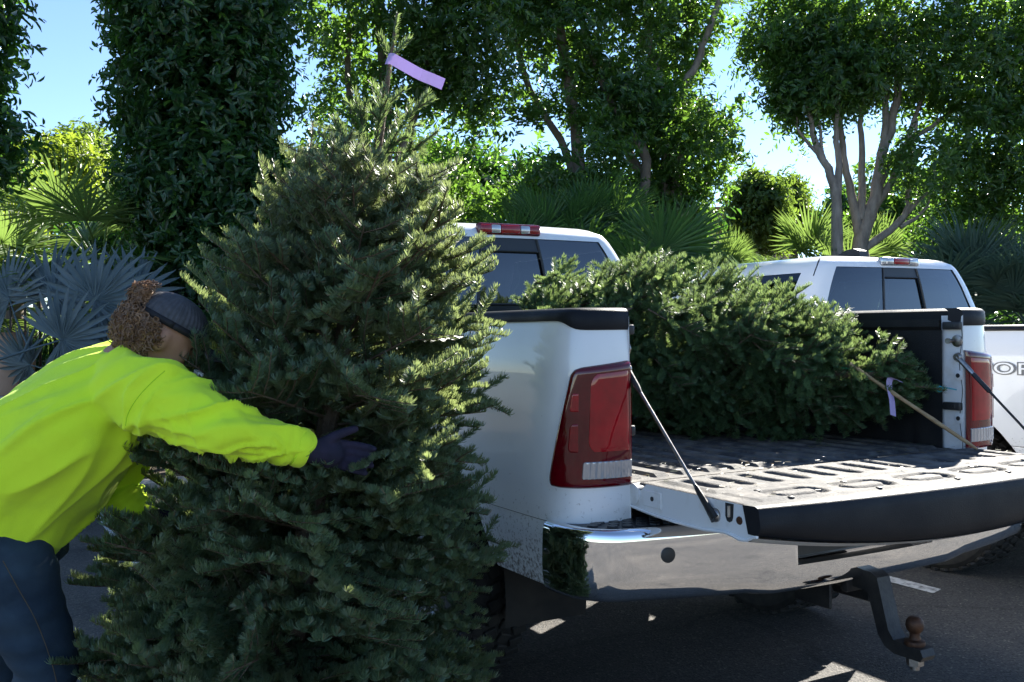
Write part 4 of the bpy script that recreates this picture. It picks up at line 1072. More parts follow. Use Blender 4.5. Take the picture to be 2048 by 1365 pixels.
# darker trees and shrubs further back that close the view
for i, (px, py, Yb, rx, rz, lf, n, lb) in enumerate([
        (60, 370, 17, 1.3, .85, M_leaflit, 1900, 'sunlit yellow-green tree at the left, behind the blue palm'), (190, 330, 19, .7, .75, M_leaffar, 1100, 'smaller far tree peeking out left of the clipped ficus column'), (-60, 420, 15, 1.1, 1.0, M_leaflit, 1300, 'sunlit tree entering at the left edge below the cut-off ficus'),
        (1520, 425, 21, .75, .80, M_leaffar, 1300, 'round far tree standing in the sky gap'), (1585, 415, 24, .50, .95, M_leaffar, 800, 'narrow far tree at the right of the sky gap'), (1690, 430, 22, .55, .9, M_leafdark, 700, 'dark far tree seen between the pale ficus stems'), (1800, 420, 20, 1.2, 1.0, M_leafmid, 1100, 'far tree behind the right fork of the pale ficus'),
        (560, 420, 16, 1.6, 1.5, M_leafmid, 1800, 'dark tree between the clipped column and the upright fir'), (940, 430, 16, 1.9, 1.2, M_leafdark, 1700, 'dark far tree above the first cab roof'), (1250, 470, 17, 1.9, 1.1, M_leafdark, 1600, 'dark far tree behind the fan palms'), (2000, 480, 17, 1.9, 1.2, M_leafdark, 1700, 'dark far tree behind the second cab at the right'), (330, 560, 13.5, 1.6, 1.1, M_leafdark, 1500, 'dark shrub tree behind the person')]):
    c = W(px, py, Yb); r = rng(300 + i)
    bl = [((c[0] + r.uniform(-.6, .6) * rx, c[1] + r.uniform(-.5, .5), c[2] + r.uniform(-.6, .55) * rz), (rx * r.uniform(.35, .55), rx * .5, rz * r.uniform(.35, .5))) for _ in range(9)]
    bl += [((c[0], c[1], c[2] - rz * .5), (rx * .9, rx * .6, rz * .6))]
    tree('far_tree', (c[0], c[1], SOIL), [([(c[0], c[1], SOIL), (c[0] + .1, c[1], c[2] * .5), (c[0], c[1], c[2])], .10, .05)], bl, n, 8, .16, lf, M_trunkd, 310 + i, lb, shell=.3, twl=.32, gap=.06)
# low planting that hides the foot of the background
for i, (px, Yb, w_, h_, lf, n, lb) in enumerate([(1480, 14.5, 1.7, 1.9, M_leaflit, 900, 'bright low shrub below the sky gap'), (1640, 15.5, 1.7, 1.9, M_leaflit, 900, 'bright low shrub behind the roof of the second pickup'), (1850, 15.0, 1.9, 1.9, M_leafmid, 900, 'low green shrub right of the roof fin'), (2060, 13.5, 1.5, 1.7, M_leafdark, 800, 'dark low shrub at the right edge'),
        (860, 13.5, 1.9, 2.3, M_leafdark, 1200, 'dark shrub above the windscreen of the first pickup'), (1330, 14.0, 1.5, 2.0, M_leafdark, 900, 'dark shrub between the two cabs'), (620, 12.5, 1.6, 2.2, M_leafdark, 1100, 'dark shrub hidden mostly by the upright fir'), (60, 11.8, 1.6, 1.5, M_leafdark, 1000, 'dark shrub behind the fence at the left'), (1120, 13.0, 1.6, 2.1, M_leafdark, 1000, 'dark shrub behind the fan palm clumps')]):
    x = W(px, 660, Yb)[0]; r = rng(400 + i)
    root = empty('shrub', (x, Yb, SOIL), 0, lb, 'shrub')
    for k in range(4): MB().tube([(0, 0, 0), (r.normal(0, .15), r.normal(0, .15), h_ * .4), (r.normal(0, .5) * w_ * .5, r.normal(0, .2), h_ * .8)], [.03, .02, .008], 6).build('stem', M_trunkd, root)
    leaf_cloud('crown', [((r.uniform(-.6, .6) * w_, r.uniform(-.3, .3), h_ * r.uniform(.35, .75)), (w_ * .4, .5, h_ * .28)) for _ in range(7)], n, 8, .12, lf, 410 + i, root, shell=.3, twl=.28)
# ------------------------------------------------------------------ palms
M_blue = leafmat('blue_palm_leaf', (.080, .118, .130), (.140, .180, .190), (.09, .14, .13), .12, .55, .3)
M_fan = leafmat('fan_palm_leaf', (.030, .085, .035), (.065, .135, .045), (.22, .42, .05), .30, .38, .45)
M_fanlit = leafmat('sunlit_fan_palm_leaf', (.055, .115, .035), (.105, .16, .05), (.26, .40, .08), .34, .42, .4)  # brighter, yellower copy of the fan palm leaf; sunlight put into its colour
M_fangrey = leafmat('grey_green_palm_leaf', (.055, .100, .080), (.095, .145, .105), (.16, .26, .12), .25, .5, .35)
def fan_mesh(name, mat, n, L, wid, span, petiole, droop, seed, fold=.35, cup=.25):
    """fan frond: stalk along +X, blades spread in the X-Y plane from its end"""
    r = rng(seed); V = []; F = []
    for i in range(n):
        a = math.radians(-span / 2 + span * i / (n - 1) + r.normal(0, 1.6)); l = L * (1 - .22 * abs(i / (n - 1) - .5) ** 1.5 * 2) * r.uniform(.9, 1.06)
        d = np.array((math.cos(a), math.sin(a), 0)); s = np.array((-math.sin(a), math.cos(a), 0)); up = np.array((0, 0, 1.0))
        lift = cup * (1 - math.cos(a)) * .5; dr = droop * r.uniform(.6, 1.5); tw = r.normal(0, .25)
        b = len(V)
        for t, w in ((0.0, .18), (.25, .75), (.5, 1.0), (.75, .75), (1.0, .05)):
            c = np.array((petiole, 0, 0)) + d * l * t + up * (l * (lift * t - dr * t ** 2.5)); ww = wid * w
            sd = s * math.cos(tw * t) + up * math.sin(tw * t)
            V += [c + sd * ww / 2 + up * ww * fold, c - up * ww * .12, c - sd * ww / 2 + up * ww * fold]
        for k in range(4):
            j = b + 3 * k; F += [(j, j + 1, j + 4, j + 3), (j + 1, j + 2, j + 5, j + 4)]
    mb = MB().tube([(0, 0, 0), (petiole * .6, 0, .02), (petiole + .02, 0, 0)], [.014, .010, .008], 6, caps=False)
    nV = len(V); V = V + list(mb.v); F = F + [tuple(i + nV for i in f) for f in mb.f if len(f) == 4]
    return np_mesh(name, V, F, mat)
FB = [fan_mesh('frond', M_blue, 25, .54, .052, 265, .62, .08, 800 + k, cup=.12) for k in range(3)]
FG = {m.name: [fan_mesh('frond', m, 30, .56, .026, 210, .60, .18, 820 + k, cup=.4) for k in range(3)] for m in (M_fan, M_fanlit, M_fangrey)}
def frond(root, me, at, direction, facing, sc=1.0):
    """direction: where the stalk runs; facing: the side the open fan shows to"""
    d = Vector(direction).normalized(); z = Vector(facing); z = (z - d * z.dot(d)).normalized(); y = z.cross(d)
    o = link('frond', me, root); o.matrix_local = Matrix.Translation(Vector(at)) @ Matrix((d, y, z)).transposed().to_4x4() @ Matrix.Scale(sc, 4); return o
def palm(name, px, Yp, hub, meshes, n, label, seed, trunk_r=.11, sc=1.0, el=(-25, 85), group=None):
    x = W(px, 660, Yp)[0]; root = empty(name, (x, Yp, SOIL), 0, label, 'palm', group); r = rng(seed)
    MB().tube([(0, 0, 0), (.02, 0, hub * .5), (0, 0, hub)], [trunk_r * 1.2, trunk_r, trunk_r * .8], 12).build('trunk', M_trunkd, root)
    for i in range(n):
        ph = 2.4 * i + r.uniform(-.3, .3); e = math.radians(r.uniform(*el)); d = Vector((math.cos(ph) * math.cos(e), math.sin(ph) * math.cos(e), math.sin(e)))
        up = Vector((0, 0, 1)) - d * d.z
        if up.length < .2: up = Vector((-math.cos(ph), -math.sin(ph), .2))
        o = frond(root, meshes[int(r.integers(len(meshes)))], (0, 0, hub - .05), d, up + Vector((r.normal(0, .3), r.normal(0, .3), 0)), sc * r.uniform(.85, 1.1))
    return root
GP = 'fan palms in the planting bed'
palm('fan_palm', 1090, 10.4, 1.75, FG[M_fan.name], 26, 'green fan palm rising above the roof of the first pickup', 61, sc=1.0, group=GP)
palm('fan_palm', 1190, 10.8, 2.0, FG[M_fan.name], 22, 'taller green fan palm just right of the first one above the cab', 62, sc=.9, group=GP)
palm('fan_palm', 1300, 10.2, 1.45, FG[M_fan.name], 30, 'big green fan palm beside the right shoulder of the first cab', 63, sc=1.15, group=GP)
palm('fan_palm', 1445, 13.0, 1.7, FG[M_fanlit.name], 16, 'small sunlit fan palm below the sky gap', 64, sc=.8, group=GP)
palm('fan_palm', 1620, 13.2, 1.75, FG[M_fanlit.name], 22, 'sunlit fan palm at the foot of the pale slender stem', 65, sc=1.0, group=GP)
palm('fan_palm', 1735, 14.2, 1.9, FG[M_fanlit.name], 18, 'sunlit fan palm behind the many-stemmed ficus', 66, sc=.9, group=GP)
palm('fan_palm', 1530, 12.0, 1.25, FG[M_fangrey.name], 20, 'grey-green fan palm low behind the long roof of the second pickup', 67, sc=.9, group=GP)
palm('fan_palm', 1935, 11.8, 1.25, FG[M_fangrey.name], 28, 'grey-green fan palm behind the right side of the second cab', 68, sc=1.25, group=GP)
palm('fan_palm', 2075, 11.2, 1.1, FG[M_fangrey.name], 24, 'grey-green fan palm cut by the right edge', 69, sc=1.2, group=GP)
palm('fan_palm', 205, 9.6, 1.9, FG[M_fanlit.name], 22, 'yellowish fan palm behind the blue palm', 70, sc=1.1, group=GP)
palm('fan_palm', 30, 9.9, 1.6, FG[M_fanlit.name], 20, 'yellowish fan palm at the left edge', 71, sc=1.0, group=GP)
# blue palm at the left, its fans turned to the camera
Yb = 8.4; root = empty('blue_palm', W(150, 660, Yb) * (1, 1, 0) + (0, 0, SOIL), 0, 'blue-grey fan palm with stiff star-like leaves at the left', 'palm')
o0 = np.array(root.location); hub = W(150, 700, Yb + .35) - o0
MB().tube([(0, 0, 0), tuple(hub * .6), tuple(hub)], [.14, .12, .10], 12).build('trunk', M_trunkd, root)
r = rng(77)
for i, (a, b, dy, fx, fz, s_) in enumerate([(190, 602, -.30, .05, .12, 1.0), (108, 588, -.05, -.25, .35, 1.0), (124, 680, -.45, -.1, .0, .92), (20, 600, .1, -.5, .2, .9), (265, 590, .25, .7, .3, .9), (205, 705, .1, .4, -.4, .8), (60, 730, .1, -.4, -.5, .8)]):
    c = W(a, b, Yb + dy) - o0; st = Vector(hub); d = Vector(c) - st; ln = d.length
    face = Vector((fx, -1, fz))
    # blade radiates from c: stalk comes from the hub, the fan opens across the facing direction
    dd = d - face.normalized() * d.dot(face.normalized()); dd = dd.normalized() if dd.length > .05 else Vector((0, 0, 1))
    me = FB[i % 3]; z = face.normalized(); y = z.cross(dd)
    o = link('frond', me, root); o.matrix_local = Matrix.Translation(Vector(c) - dd * .62 * s_) @ Matrix((dd, y, z)).transposed().to_4x4() @ Matrix.Scale(s_, 4)
# ------------------------------------------------------------------ fence, pots and other things at the left, buildings
M_fence = pmat('black_fence', (.012, .012, .013), .5)
def fence(x0, x1, y, lb, h=1.75, yaw=0.0):
    root = empty('fence', (x0, y, 0), yaw, lb, 'fence'); L = x1 - x0; n = int(L / .13)
    for i in range(n + 1):
        o = MB().box((0, 0, h / 2), (.018, .018, h), .002) if i == 0 else None
        if o: me = o.mesh('picket', M_fence)
        link('picket', me, root, (i * L / n, 0, .10))
    for z in (.28, h - .12): MB().box((L / 2, 0, z + .1), (L, .03, .035), .003).build('rail', M_fence, root)
    return root
fence(-6.6, -1.4, 9.15, 'black picket fence behind the blue palm')
M_terra = pmat('pale_terracotta', (.50, .33, .24), .8, col2=(.42, .27, .19), vscale=5)
M_wbucket = pmat('white_plastic', (.72, .72, .70), .45)
p = W(16, 800, 8.9)
tag(MB().lathe([(.13, 0), (.17, .05), (.21, .28), (.20, .40), (.14, .50), (.15, .54), (.17, .56), (.15, .56), (.12, .50)], 28, close=False).build('pot', M_terra, None, 50, loc=(p[0], p[1] + .05, .82)), 'pale terracotta urn on the stand at the left edge', 'pot')
rt = empty('plant_stand', (p[0], p[1] + .05, SOIL), 0, 'pale stand carrying the terracotta urn', 'stand')
MB().box((0, 0, .70), (.62, .5, .04), .006).build('top', M_concrete, rt)
for sx in (-1, 1):
    for sy in (-1, 1): MB().box((sx * .26, sy * .2, .34), (.05, .05, .68), .004).build('leg', M_concrete, rt)
p = W(25, 800, 8.3)
tag(MB().lathe([(.14, 0), (.17, .32), (.18, .33), (.18, .35), (.165, .35), (.13, .03)], 28, close=False).build('bucket', M_wbucket, None, 50, loc=(p[0], p[1], SOIL + .0)), 'white plastic bucket on the ground at the left edge', 'bucket')
p = W(205, 690, 8.95); rt = empty('red_sign', (p[0], p[1], SOIL), 0, 'red sign with white marks glimpsed between the blue palm leaves', 'sign')
M_signred = pmat('sign_red', (.50, .02, .02), .5); M_signw = pmat('sign_white', (.75, .75, .72), .5)
h = p[2] - SOIL
MB().tube([(0, .02, 0), (0, .02, h)], .02, 8).build('post', M_fence, rt); MB().box((0, 0, h), (.26, .012, .36), .003).build('panel', M_signred, rt)
MB().lathe([(.032, 0), (.032, .003), (.018, .003), (.018, 0)], 24, Matrix.Translation((-.02, -.0065, h + .06)) @ Matrix.Rotation(math.pi / 2, 4, 'X'), close=False).build('ring_mark', M_signw, rt)
M_redwall = pmat('red_wall', (.34, .03, .025), .7, col2=(.28, .025, .02), vscale=2); M_roofw = pmat('white_trim', (.75, .74, .72), .6)
p = W(2070, 520, 22); rt = empty('red_house', (p[0] + 1.8, p[1] + 2, SOIL), 0, 'red house with white roof trim at the far right', 'house')
MB().box((0, 0, 1.35), (4.6, 4, 2.7)).build('wall', M_redwall, rt)
MB().prism([(-2.7, 2.55), (0, 3.55), (2.7, 2.55), (2.7, 2.68), (0, 3.70), (-2.7, 2.68)], 1, -2.3, 2.3).build('roof', M_roofw, rt)
MB().prism([(-2.3, 2.70), (2.3, 2.70), (0, 3.54)], 1, -2.0, 2.0).build('gable', M_redwall, rt)
for k in range(2): MB().box((-2.0 + k * .9, -2.02, 2.2 - .02), (.8, .06, .08)).build('trim_board', M_roofw, rt)
M_stucco = pmat('tan_stucco', (.48, .36, .27), .85, col2=(.42, .31, .23), vscale=2); M_tile = pmat('clay_tile', (.36, .17, .10), .8)
p = W(1452, 440, 30); rt = empty('tan_house', (p[0], p[1], SOIL), 0, 'tan house glimpsed under the sky gap', 'house')
MB().box((0, 0, 2.0), (3.0, 4, 4.0)).build('wall', M_stucco, rt); MB().prism([(-1.8, 4.0), (1.8, 4.0), (.9, 4.6), (-.9, 4.6)], 1, -2.3, 2.3).build('roof', M_tile, rt)
MB().box((.0, -2.01, 3.0), (.8, .05, .9), .01).build('window', M_glassd, rt)
# ------------------------------------------------------------------ person leaning in to lift the fir
M_shirt = pmat('fluorescent_yellow_jersey', (.74, 1.0, .035), .92, col2=(.58, .80, .05), vscale=6, vlo=.55, vhi=.85, sheen=.1, bump=.035, bscale=380, detail=9)
M_jeans = pmat('dark_denim', (.012, .028, .050), .9, col2=(.036, .064, .095), vscale=7, vlo=.38, vhi=.72, bump=.04, bscale=600, detail=8)
M_skin = pmat('skin', (.46, .25, .16), .55, col2=(.40, .21, .13), vscale=20)
M_hair = pmat('brown_hair', (.13, .07, .035), .45, col2=(.27, .155, .08), vscale=40)
M_cap = pmat('grey_cap_cloth', (.055, .058, .065), .8, col2=(.09, .09, .10), vscale=60)
M_glove = pmat('navy_knit_glove', (.012, .012, .028), .85, col2=(.024, .019, .045), vscale=25, bump=.03, bscale=400)
M_shoe = pmat('work_boot', (.06, .045, .03), .7)
def loft(mb, secs, n=24, cap=True):
    """secs: (centre, axis_a, ra, axis_b, rb) elliptical sections"""
    V = []; F = []
    for c, a, ra, b, rb in secs:
        c, a, b = np.array(c), unit(np.array(a, float)), unit(np.array(b, float))
        for j in range(n):
            q = 2 * math.pi * j / n; V.append(c + a * ra * math.cos(q) + b * rb * math.sin(q))
    for i in range(len(secs) - 1):
        for j in range(n): F.append((i * n + j, i * n + (j + 1) % n, (i + 1) * n + (j + 1) % n, (i + 1) * n + j))
    F.append(tuple(range(n - 1, -1, -1))); F.append(tuple((len(secs) - 1) * n + j for j in range(n)))
    return mb.add(V, F)
def ball(mb, c, r, M=None, n=16):
    r = (r, r, r) if np.isscalar(r) else r; V = []; F = []; m = n // 2
    for i in range(m + 1):
        t = math.pi * i / m
        for j in range(n): q = 2 * math.pi * j / n; V.append(Vector((math.sin(t) * math.cos(q) * r[0], math.sin(t) * math.sin(q) * r[1], math.cos(t) * r[2])))
    for i in range(m):
        for j in range(n): F.append((i * n + j, (i + 1) * n + j, (i + 1) * n + (j + 1) % n, i * n + (j + 1) % n))
    if M is not None: V = [M @ v for v in V]
    return mb.add([Vector(c) + v for v in V], F)
def chain(mb, pts, rad, n=16):
    """round-ended tapering limb"""
    mb.tube(pts, rad, n)
    for p, r_ in zip(pts, rad): ball(mb, tuple(p), r_ * .995, None, n)
    return mb
def fuse(mb, name, mat, parent, voxel=.010, smooth=8, warp=None):
    """one continuous skin round overlapping volumes"""
    me0 = bpy.data.meshes.new('tmp'); me0.from_pydata(mb.v, [], mb.f); bm = bmesh.new(); bm.from_mesh(me0)
    bmesh.ops.remove_doubles(bm, verts=bm.verts[:], dist=1e-5); bmesh.ops.recalc_face_normals(bm, faces=bm.faces[:]); bm.to_mesh(me0); bm.free()
    o = bpy.data.objects.new('tmp', me0); COL.objects.link(o)
    m = o.modifiers.new('r', 'REMESH'); m.mode = 'VOXEL'; m.voxel_size = voxel
    s = o.modifiers.new('s', 'SMOOTH'); s.iterations = smooth; s.factor = .5
    dg = bpy.context.evaluated_depsgraph_get(); me = bpy.data.meshes.new_from_object(o.evaluated_get(dg)); bpy.data.objects.remove(o)
    me.name = name; me.materials.clear(); me.materials.append(mat)
    if warp:
        n = len(me.vertices); co = np.empty(n * 3); me.vertices.foreach_get('co', co); co = co.reshape(-1, 3)
        no = np.empty(n * 3); me.vertex_normals.foreach_get('vector', no); no = no.reshape(-1, 3)
        me.vertices.foreach_set('co', warp(co, no).ravel()); me.update()
    me.polygons.foreach_set('use_smooth', np.ones(len(me.polygons), bool))
    return link(name, me, parent)
PG = W(20, 1085, 2.66); P0 = np.array((PG[0], PG[1], 0.0))
person = empty('person', P0, 0, 'person in bright yellow shirt, jeans and grey cap bending to grip the upright fir', 'person')
pl = lambda px, py, Y: W(px, py, Y) - P0
Ydir = np.array((.18, 1.0, 0.05))
def sec(px, py, Y, half_px, depth, tilt, lift=0.0):
    """torso section: centre pixel, half thickness in the picture, half depth; tilt is the section's direction in the picture"""
    a = np.array((math.cos(math.radians(tilt)), 0, math.sin(math.radians(tilt))))
    return (pl(px, py, Y), Ydir + np.array((0, 0, lift)), depth, a, half_px * Y / F_PX)
# --- shirt
mb = MB()
loft(mb, [sec(-20, 1098, 2.66, 128, .215, -10), sec(-14, 1060, 2.66, 134, .225, -17), sec(20, 1000, 2.65, 142, .225, -28), sec(66, 935, 2.64, 145, .225, -37), sec(118, 878, 2.63, 138, .228, -44, .08), sec(168, 834, 2.62, 122, .232, -48, .18), sec(215, 793, 2.62, 102, .230, -50, .26), sec(252, 758, 2.62, 78, .205, -50, .30), sec(280, 730, 2.62, 54, .14, -48, .25), sec(296, 712, 2.62, 42, .085, -45, .1)], 32)
sh = pl(318, 792, 2.46); el = pl(455, 862, 2.42); wr = pl(603, 896, 2.50)
chain(mb, [pl(262, 780, 2.52), sh, sh + (el - sh) * .5, el, el + (wr - el) * .45, wr + (el - wr) * .06], [.098, .094, .080, .066, .058, .047], 20)
shl = pl(312, 742, 2.82); ell = pl(215, 985, 2.92); wrl = pl(285, 1030, 2.86)
chain(mb, [pl(262, 780, 2.74), shl, shl + (ell - shl) * .5, ell, ell + (wrl - ell) * .5, wrl], [.095, .088, .074, .062, .056, .046], 18)
def seg_t(co, a, b):
    d = b - a; t = ((co - a) @ d) / (d @ d); q = np.clip(t, 0, 1); return t, np.linalg.norm(co - a - q[:, None] * d, axis=1)
def ridged(P, seed, p=3.0):
    return np.array([1 - abs(mnoise.noise(Vector(q) + Vector((seed, seed * .7, 0)))) * 2.2 for q in P]).clip(0, 1) ** p
def shirt_warp(co, no):
    nz = np.array([mnoise.noise(Vector(p * 9.0)) for p in co]); nz2 = np.array([mnoise.noise(Vector(p * 30.0) + Vector((7, 1, 3))) for p in co])
    t, d = seg_t(co, sh, el); t2, d2 = seg_t(co, el, wr); tl_, dl = seg_t(co, ell, wrl)
    a1 = np.clip((t - .10) / .35, 0, 1) * (d < .13); arm = np.clip(np.maximum(a1 * (t < 1.15), (t2 > -.1) * (d2 < .10)), 0, 1)
    ax_ = unit(wr - sh); w1 = unit(np.cross(ax_, (0, 1.0, 0))); ph = np.arctan2((co - el) @ np.cross(ax_, w1), (co - el) @ w1)
    s_ = (co - sh) @ ax_
    # sharp slanting gathers on the sleeve, crowding at the elbow and above the cuff
    q = np.stack([s_ * 11 + ph * .9, np.sin(ph) * .45, np.cos(ph) * .45], 1); g = ridged(q, 3.0, 2.2); q2 = np.stack([s_ * 13 - ph * .9, np.sin(ph) * .5, np.cos(ph) * .5], 1); g2 = ridged(q2, 9.0, 3.0)
    k = arm * ((g - .35) * .021 * (.55 + .6 * np.exp(-((t - 1) / .35) ** 2)) + (g2 - .2) * .008)
    # trunk: pull folds that run from the armpit to the hip, and shallow ones across the shoulder blades
    tx_ = unit(pl(10, 1085, 2.66) - pl(285, 715, 2.62)); b_ = unit(np.cross(tx_, (0, 1.0, 0))); rel = co - pl(262, 872, 2.45)
    u = rel @ tx_; v = rel @ b_; y = co[:, 1]
    fan = np.stack([u * 2.2 + v * 2.0, v * 9 - u * 4.5 * np.sign(v + 1e-6) * .6, y * 7], 1); f = ridged(fan, 21.0, 3.0)
    big_ = ridged(np.stack([u * 2.2, v * 9.0 + u * 3.0, y * 5.5], 1), 33.0, 2.6)
    tors = 1 - arm
    k = k + tors * ((f - .25) * .024 * np.exp(-(np.hypot(u, v) / .30) ** 2) + (big_ - .35) * .019 + nz * .006)
    return co + no * (k + nz2 * .0006)[:, None]
shirt = fuse(mb, 'shirt', M_shirt, person, .0065, 9, shirt_warp)
# cuff, collar, hem and sleeve seam
cd = unit(wr - el); cv = Vector(cd); qt = cv.to_track_quat('Z', 'Y').to_matrix().to_4x4()
MB().lathe([(.040, -.016), (.049, -.014), (.0515, -.002), (.0505, .010), (.046, .016), (.038, .012)], 24, Matrix.Translation(Vector(wr) - cv * .004) @ qt, close=False).build('cuff', M_shirt, shirt, 60)
ca, cb = pl(292, 712, 2.62), pl(306, 698, 2.62); cdir = Vector(unit(cb - ca) + np.array((.25, .05, .35))).normalized()
MB().lathe([(.080, -.030), (.086, -.012), (.083, .010), (.076, .022), (.070, .020), (.068, .0)], 28, Matrix.Translation(Vector(pl(298, 708, 2.62))) @ cdir.to_track_quat('Z', 'Y').to_matrix().to_4x4(), close=False).build('collar', M_shirt, shirt, 60)
# --- body: head, neck and the trunk under the clothes
hc = pl(326, 662, 2.60); fdir = Vector((.74, .42, -.50)).normalized(); u0 = Vector((.42, .12, .88)); udir = (u0 - fdir * u0.dot(fdir)).normalized(); rdir = fdir.cross(udir)
HM = Matrix((rdir, fdir, udir)).transposed()          # head axes: X to its right, Y forward, Z up
H = lambda x, y, z: tuple(np.array(hc) + np.array(HM @ Vector((x, y, z))))
mb = MB()
ball(mb, hc, (.074, .094, .098), HM, 24); ball(mb, H(0, .030, -.045), (.058, .062, .070), HM, 20); ball(mb, H(0, .060, -.085), (.030, .030, .028), HM, 14)
ball(mb, H(0, .102, -.020), (.012, .018, .022), HM, 10); ball(mb, H(0, .085, .010), (.052, .018, .012), HM, 12); ball(mb, H(0, .088, -.062), (.024, .014, .010), HM, 10)
for s_ in (-1, 1):
    ball(mb, H(s_ * .076, -.004, -.022), (.011, .020, .033), HM, 12); ball(mb, H(s_ * .040, .072, -.030), (.018, .016, .015), HM, 10)
chain(mb, [pl(282, 722, 2.62), pl(300, 705, 2.62), H(0, -.018, -.06)], [.070, .060, .056], 16)
chain(mb, [pl(282, 722, 2.62), pl(200, 810, 2.63), pl(80, 940, 2.65), pl(15, 1060, 2.66)], [.08, .13, .13, .13], 16)
chain(mb, [pl(270, 770, 2.5), sh, el, wr], [.07, .06, .045, .030], 12); chain(mb, [pl(270, 770, 2.76), shl, ell, wrl], [.07, .06, .045, .030], 12)
hipR, hipL = pl(8, 1090, 2.56), pl(-5, 1090, 2.76)
kneeR, kneeL = pl(92, 1345, 2.60), pl(10, 1350, 2.86); ankR, ankL = np.array((pl(60, 1345, 2.62)[0] - .03, kneeR[1] + .02, .10)), np.array((pl(-60, 1345, 2.9)[0], kneeL[1] + .02, .10))
chain(mb, [hipR, kneeR, ankR], [.075, .05, .04], 12); chain(mb, [hipL, kneeL, ankL], [.075, .05, .04], 12)
body = fuse(mb, 'body', M_skin, person, .008, 4)
M_eye = pmat('brown_eye', (.06, .035, .02), .2)
for s_ in (-1, 1): ball(MB(), H(s_ * .032, .076, -.004), .010, None, 12).build('eye', M_eye, body, 60)
# --- jeans
mb = MB()
loft(mb, [sec(2, 1020, 2.66, 104, .17, -14), sec(0, 1075, 2.66, 112, .185, -8), sec(4, 1130, 2.66, 112, .185, 0)], 24)
chain(mb, [hipR, hipR + (kneeR - hipR) * .25, hipR + (kneeR - hipR) * .6, kneeR, kneeR + (ankR - kneeR) * .5, ankR], [.108, .108, .096, .082, .074, .070], 20)
chain(mb, [hipL, hipL + (kneeL - hipL) * .25, hipL + (kneeL - hipL) * .6, kneeL, kneeL + (ankL - kneeL) * .5, ankL], [.108, .108, .096, .082, .074, .070], 20)
def jean_warp(co, no):
    nz = np.array([mnoise.noise(Vector(p * 8.0)) for p in co]); nb = np.array([mnoise.noise(Vector((p[0] * 10, p[1] * 10, p[2] * 26))) for p in co])
    return co + no * (nz * .008 + nb * .010)[:, None]
jeans = fuse(mb, 'jeans', M_jeans, person, .011, 6, jean_warp)
def seam(o, pix, out, rad, name, mat):
    """thread along the cloth where the camera's rays through these pixels meet it"""
    from mathutils.bvhtree import BVHTree
    bv = BVHTree.FromPolygons([v.co for v in o.data.vertices], [p.vertices for p in o.data.polygons]); res = []; o0 = Vector((0, 0, EYE)) - Vector(P0)
    for a, b in catmull(pix, 8):
        l, nn, i, d = bv.ray_cast(o0, (Vector(pl(a, b, 2.3)) - o0).normalized())
        if l is not None: res.append(l + nn * out)
    return MB().tube(res, rad, 5).build(name, mat, o)
seam(jeans, [(6, 1122), (35, 1175), (71, 1240), (98, 1310), (112, 1360), (120, 1420), (122, 1500)], .0004, .0013, 'side_seam', pmat('tan_thread', (.10, .08, .055), .8))
seam(shirt, [(330, 742), (304, 765), (276, 795), (256, 828), (250, 858)], -.0004, .0013, 'sleeve_seam', pmat('seam_thread', (.40, .70, .012), .9))
# --- boots
for ank in (ankR, ankL):
    b = MB(); loft(b, [((ank[0], ank[1], .16), (1, 0, 0), .058, (0, 1, 0), .050), ((ank[0] + .005, ank[1], .09), (1, 0, 0), .062, (0, 1, 0), .050), ((ank[0] + .04, ank[1], .05), (1, 0, 0), .11, (0, 1, 0), .052), ((ank[0] + .06, ank[1], .018), (1, 0, 0), .145, (0, 1, 0), .053), ((ank[0] + .06, ank[1], .0), (1, 0, 0), .145, (0, 1, 0), .053)], 20)
    b.build('boot', M_shoe, person, 50)
# --- cap with ribbed crown, strap and peak
mb = MB(); G = []; nr = 46
for t in np.linspace(.0, 1.0, 16):
    row = []
    for j in range(nr * 4 + 1):
        q = 2 * math.pi * j / (nr * 4); lat = math.radians(4 + 86 * t); rb = .0016 * math.cos(q * nr)
        x, y, z = .0795 * math.sin(lat) * math.cos(q), .101 * math.sin(lat) * math.sin(q), .028 + .076 * math.cos(lat)
        row.append(H(x * (1 + rb * 10), y * (1 + rb * 10) + .004, z + .006 * math.sin(q) * t))
    G.append(row)
# opening over the strap at the back
def keep(i, j):
    q = 2 * math.pi * (j + .5) / (nr * 4); return not (i > 9 and math.sin(q) < -.88)
mb.grid(G, mask=keep); cap = mb.build('cap', M_cap, person, 70); solidify(cap, .0025)
mb = MB(); mb.grid([[H(.081 * math.cos(q), .1025 * math.sin(q) + .004, z) for z in (.016, .034)] for q in np.linspace(0, 2 * math.pi, 60)]); solidify(mb.build('cap_band', pmat('black_strap', (.014, .014, .016), .7), cap, 60), .002)
mb = MB(); mb.grid([[H(.070 * math.cos(q), .098 + (.075 * t) * math.sin(q) + .01, .024 - .012 * t - .02 * (math.cos(q)) ** 2) for t in np.linspace(0, 1, 6)] for q in np.linspace(.15, math.pi - .15, 18)]); solidify(mb.build('cap_peak', M_cap, cap, 60), .003)
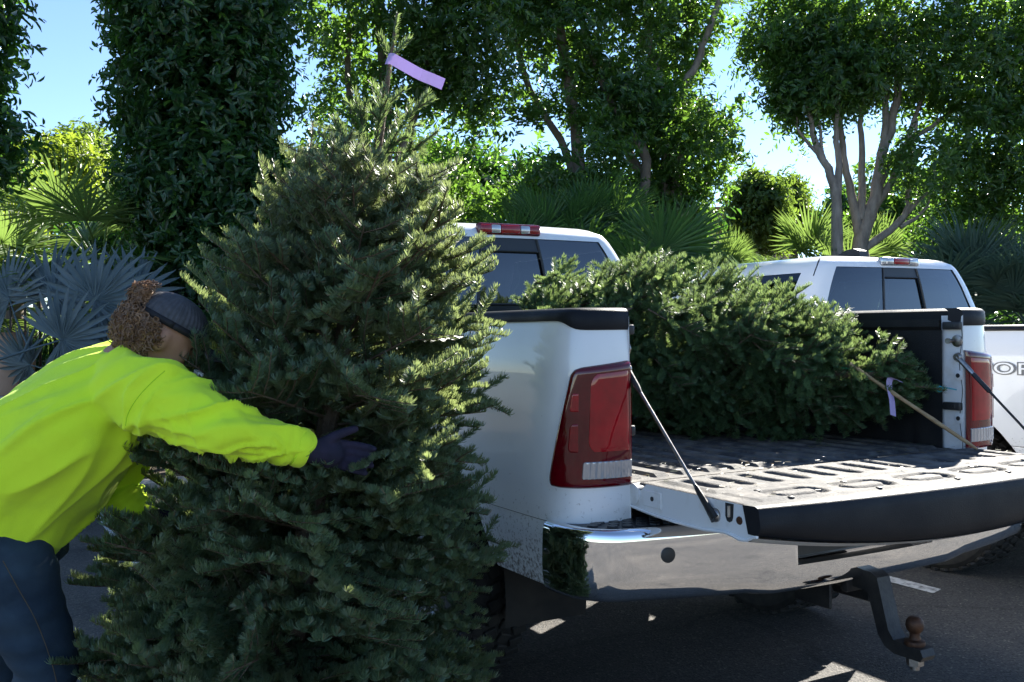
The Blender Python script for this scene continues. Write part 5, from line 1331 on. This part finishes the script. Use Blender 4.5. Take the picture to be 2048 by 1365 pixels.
# --- curly hair round the back of the head and a tuft through the cap
r = rng(91); mb = MB()
ball(mb, H(0, -.030, -.008), (.0765, .078, .074), HM, 24); hb = mb.build('hair', M_hair, person, 60)
def curls(n, region, rad, ln, name):
    mb = MB()
    for _ in range(n):
        p, nrm = region(); nrm = Vector(nrm).normalized(); a = nrm.orthogonal().normalized(); b = nrm.cross(a); sp = r.uniform(0, 6.28); turns = r.uniform(1.2, 2.6); L = ln * r.uniform(.6, 1.3); cr = rad * r.uniform(.6, 1.3)
        g = Vector((0, 0, -1)) * L * .35; drift = (a * r.normal(0, .5) + b * r.normal(0, .5)) * L
        pts = [Vector(p) + nrm * L * t * .8 + drift * t + g * t * t + (a * math.cos(sp + turns * 6.28 * t) + b * math.sin(sp + turns * 6.28 * t)) * cr for t in np.linspace(0, 1, 13)]
        mb.tube(pts, [.0018] * 10 + [.0016, .0012, .0006], 3, caps=False)
    o = mb.build(name, M_hair, hb, 80); o['kind'] = 'stuff'; return o
def back():
    while True:
        d = unit(r.normal(0, 1, 3))
        if d[1] < .02 and -.80 < d[2] < .25: break
    v = (.077 * d[0], .084 * d[1] - .022, .078 * d[2] - .010); return H(*v), HM @ Vector((d[0], d[1], d[2]))
def tuft():
    d = unit(r.normal(0, 1, 3)); d[1] = -abs(d[1]); return H(.034 * d[0], -.082 + .022 * d[1], .058 + .026 * d[2]), HM @ Vector((d[0], d[1] - .4, d[2] + .3))
curls(1300, back, .0068, .026, 'curl'); curls(420, tuft, .0062, .024, 'curl')
ball(MB(), H(0, -.084, .056), (.034, .024, .026), HM, 16).build('hair_tuft', M_hair, hb, 60)
# --- gloved hands: palm, four fingers and a thumb
def hand(name, wr_, d, up, side):
    d, up = Vector(d).normalized(), Vector(up); up = (up - d * up.dot(d)).normalized(); s_ = d.cross(up) * side; w = Vector(wr_)
    q = lambda a, b, c: w + (d * a + up * b + s_ * c) * .88
    mb = MB()
    chain(mb, [q(-.03, 0, 0), q(.01, 0, 0), q(.05, 0, 0)], [.033, .034, .036], 14)
    for i, (off, l) in enumerate(((.030, .072), (.010, .080), (-.011, .076), (-.031, .060))):
        chain(mb, [q(.045, off, .0), q(.088, off * 1.1, .004), q(.088 + l * .45, off * 1.18, .016), q(.088 + l * .80, off * 1.2, .036), q(.088 + l * .95, off * 1.2, .052)], [.0135, .0105, .0100, .0095, .0085], 10)
        ball(mb, q(.07, off * .9, 0), (.024, .014, .016), None, 10)
    chain(mb, [q(.015, .022, .008), q(.045, .052, .016), q(.078, .072, .020), q(.098, .082, .024)], [.018, .0135, .012, .0100], 10)
    return fuse(mb, name, M_glove, person, .0042, 3)
hand('glove', wr + np.array(cd) * .035, unit(wr - el) + np.array((.1, .15, .05)), (-.1, -.15, 1.0), 1)
hand('glove', wrl + unit(wrl - ell) * .03, unit(wrl - ell), (0, -.2, 1.0), 1)
